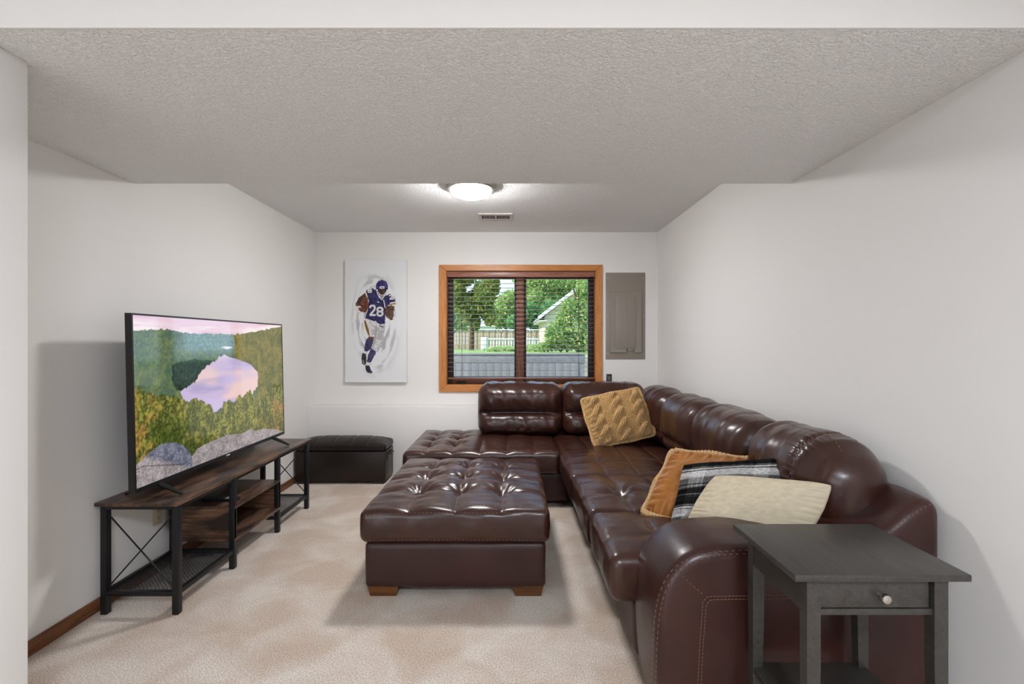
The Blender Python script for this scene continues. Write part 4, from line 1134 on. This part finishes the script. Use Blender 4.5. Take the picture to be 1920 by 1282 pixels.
# board fence far back, each board a part; vinyl picket fence before it
fy = 42.0
fn = thing('board_fence', (P(950, 654, fy)[0], fy, P(950, 654, fy)[2]), 'weathered tan board fence behind the white pickets', 'fence')
b0 = None; x = P(820, 0, fy)[0]; xe = P(1062, 0, fy)[0]; zb = P(0, 656, fy)[2]; zt = P(0, 619, fy)[2]; bw = .26; i = 0
while x < xe:
    if b0 is None: b0 = bx('board', x, x + bw - .03, fy, fy + .04, zb, zt, M['cedar'], fn); bx0 = x
    else:
        b = b0.copy(); COL.objects.link(b); b.parent = fn; b.location = (x - bx0, .06 if i % 2 else 0, random.uniform(-.03, .03))
    x += bw; i += 1
for py in (624, 650): bx('rail', P(820, 0, fy)[0], xe, fy + .04, fy + .10, P(0, py, fy)[2], P(0, py - 2.2, fy)[2], M['cedar'], fn)
bx('top_cap', P(820, 0, fy)[0], xe, fy - .06, fy + .16, zt + .02, zt + .09, M['vinyl'], fn)
wy = 27.0
wfz = thing('picket_fence', (P(980, 655, wy)[0], wy, P(980, 655, wy)[2]), 'white picket fence in front of the tan board fence', 'fence')
zt, zb = P(0, 636, wy)[2], P(0, 660, wy)[2]
x = P(913, 0, wy)[0]; xe = P(1036, 0, wy)[0]; b0 = None
while x < xe:
    if b0 is None: b0 = bx('picket', x, x + .085, wy, wy + .03, zb, zt, M['vinyl'], wfz); bx0 = x
    else:
        b = b0.copy(); COL.objects.link(b); b.parent = wfz; b.location = (x - bx0, 0, 0)
    x += .165
for py in (634, 652): bx('rail', P(902, 0, wy)[0], xe, wy - .02, wy + .05, P(0, py + 2.4, wy)[2], P(0, py, wy)[2], M['vinyl'], wfz)
for a, b in ((901.5, 912.5), (1024, 1034)):
    o = bx('post', P(a, 0, wy)[0], P(b, 0, wy)[0], wy - .08, wy + .2, zb, P(0, 632 if a < 1000 else 620, wy)[2], M['vinyl'], wfz, .02)

sh = thing('garden_shed', (P(911, 618, 55)[0], 55, gz(55)), 'small white shed roof showing over the board fence', 'shed')
bx('wall', P(888, 0, 55)[0], P(928, 0, 55)[0], 55, 57, gz(55) - .05, P(0, 611, 55)[2], M['vinyl'], sh)
A = [(P(885, 0, 55)[0], P(0, 612, 55)[2]), (P(931, 0, 55)[0], P(0, 612, 55)[2]), (P(914, 0, 55)[0], P(0, 605, 55)[2]), (P(910, 0, 55)[0], P(0, 601, 55)[2]), (P(906, 0, 55)[0], P(0, 605, 55)[2])]
MB().prism(A, 54.7, 57.3).build('roof', M['vinyl'], sh)

hy = 20.0
hs = thing('neighbour_house', (P(1085, 655, hy)[0], hy, P(0, 656, hy)[2]), 'cream gable house end half hidden by the leafy bush', 'house')
A = [(1022, 660), (1180, 660), (1180, 590), (1098, 532), (1022, 592)]
MB().prism([(P(a, 0, hy)[0], P(0, b, hy)[2]) for a, b in A], hy + .35, hy + 5).build('wall', M['siding'], hs)
def slab(pa, pb, th_, y0, y1, m, nm):
    (x0, _, z0), (x1, _, z1) = P(*pa, hy), P(*pb, hy)
    MB().prism([(x0, z0), (x1, z1), (x1, z1 + th_), (x0, z0 + th_)], y0, y1).build(nm, m, hs)
slab((1009, 599), (1098, 531), .10, hy + .06, hy + 5.2, M['roof'], 'roof'); slab((1190, 601), (1098, 531), .10, hy + .06, hy + 5.2, M['roof'], 'roof')
slab((1009, 600), (1098, 532), .16, hy, hy + .06, M['vinyl'], 'fascia'); slab((1190, 602), (1098, 532), .16, hy, hy + .06, M['vinyl'], 'fascia')
bx('soffit', P(1010, 0, hy)[0], P(1026, 0, hy)[0], hy + .02, hy + 5, P(0, 601.5, hy)[2], P(0, 600, hy)[2], M['vinyl'], hs)
bx('window', P(1031, 0, hy)[0], P(1040, 0, hy)[0], hy + .30, hy + .36, P(0, 640, hy)[2], P(0, 612, hy)[2], M['dark'], hs)

def leaves(name, blobs, n, size, m, parent, seed):
    r = np.random.default_rng(seed); w_ = np.array([b[3] * b[4] * b[5] for b in blobs]) ** .67; w_ = w_ / w_.sum()
    k = r.choice(len(blobs), n, p=w_); d = r.normal(size=(n, 3)); d /= np.linalg.norm(d, axis=1)[:, None]
    rad = r.uniform(.45, 1.0, n) ** .6
    B = np.array(blobs, float); c = B[k, :3] + d * B[k, 3:6] * rad[:, None]
    c = c + .12 * B[k, 3:6] * r.normal(size=(n, 3))
    a = r.normal(size=(n, 3)); a /= np.linalg.norm(a, axis=1)[:, None]; b = np.cross(a, r.normal(size=(n, 3))); b /= np.linalg.norm(b, axis=1)[:, None]
    s_ = size * r.uniform(.6, 1.3, n)[:, None]
    v = np.stack([c - a * s_, c + b * s_ * .55, c + a * s_, c - b * s_ * .55], 1).reshape(-1, 3)
    f = np.arange(4 * n).reshape(n, 4).tolist()
    return tag(link(name, v, f, m, parent), kind='stuff')
def tree(name, label, cat, y, blobs_px, n, size, m, trunk_px, seed, group=None):
    """blobs_px: (px, py, rx_px, ry_px, depth shift, depth radius)"""
    bs = []
    for a, b, rx, ry, dy, ry2 in blobs_px:
        yy = y + dy; c = P(a, b, yy); bs.append((c[0], yy, c[2], rx * yy / F, ry2, ry * yy / F))
    base = P(trunk_px, 0, y); t = thing(name, (base[0], y, gz(y)), label, cat, group)
    topz = max(b[2] for b in bs)
    tk = MB(); tk.tube([(base[0], y, gz(y) - .1), (base[0] + .05, y, (gz(y) + topz) / 2), (bs[0][0], bs[0][1], topz)], [.02 * y ** .6, .014 * y ** .6, .004 * y ** .6], 8)
    for b in bs[:4]: tk.tube([(base[0] + .03, y, gz(y) + .45 * (b[2] - gz(y))), (b[0], b[1], b[2])], [.009 * y ** .6, .003 * y ** .6], 6)
    if name == 'garden_tree': t['group'] = 'trees beyond the fence'
    tk.build('trunk', M['bark'], t)
    leaves('foliage', bs, n, size, m, t, seed); return t
tree('garden_tree', 'big olive-leaved tree left of the mullion, boughs hanging low', 'tree', 24.0,
     [(858, 545, 16, 26, 0, .8), (880, 575, 22, 26, .3, .9), (905, 560, 20, 34, 0, .9), (925, 535, 12, 24, .2, .6), (918, 590, 12, 20, -.2, .6), (870, 520, 20, 16, 0, .7), (893, 605, 8, 14, 0, .3), (926, 512, 9, 16, 0, .4)], 9000, .10, M['leaf_dark'], 884, 1)
tree('garden_tree', 'pale green tree at the far left edge of the window view', 'tree', 34.0,
     [(845, 585, 22, 30, 0, 1.5), (838, 550, 16, 30, 0, 1.2), (868, 605, 20, 14, 0, 1)], 5000, .14, M['leaf_mid'], 842, 2)
tree('garden_tree', 'bright green tree rising just left of the window mullion', 'tree', 62.0,
     [(945, 580, 24, 26, 0, 2), (960, 560, 18, 16, 0, 2), (930, 600, 20, 16, 0, 2), (965, 600, 22, 16, 0, 2)], 7000, .20, M['leaf_mid'], 948, 3)
tree('garden_tree', 'tall sunlit tree right of the mullion above the dark hedge', 'tree', 56.0,
     [(1000, 545, 26, 30, 0, 2.5), (1030, 530, 30, 24, 0, 2.5), (1060, 535, 30, 22, .5, 2.5), (985, 520, 22, 20, 0, 2), (1090, 545, 30, 26, 0, 2), (1030, 565, 30, 20, 0, 2)], 10500, .19, M['leaf_mid'], 1012, 4)
tree('hedge_tree', 'deep green hedge shrub behind the board fence beside the house', 'shrub', 47.0,
     [(990, 590, 22, 22, 0, 1.5), (1012, 600, 24, 20, .4, 1.5), (1035, 585, 22, 20, 0, 1.5), (970, 605, 20, 14, 0, 1.5)], 8000, .17, M['leaf_deep'], 1004, 5)
tree('leafy_bush', 'broad-leaved bright bush outside the right pane before the house', 'bush', 10.5,
     [(1075, 610, 32, 40, 0, .4), (1095, 575, 22, 36, .1, .35), (1060, 640, 36, 18, 0, .35), (1045, 625, 20, 22, -.1, .3), (1100, 640, 24, 24, -.1, .35), (1098, 540, 18, 22, 0, .3), (1070, 575, 16, 16, 0, .3), (1036, 634, 15, 22, -.1, .25), (1020, 650, 16, 9, -.1, .25), (1058, 600, 16, 20, 0, .3)], 6400, .042, M['leaf_bush'], 1088, 6)
tree('flower_bush', 'low yellow-green shrub at the foot of the white pickets', 'shrub', 12.0,
     [(1000, 654, 16, 8, 0, .3), (948, 655, 22, 7, .3, .3), (925, 656, 16, 5, .4, .3)], 1500, .03, M['leaf_mid'], 1000, 7)
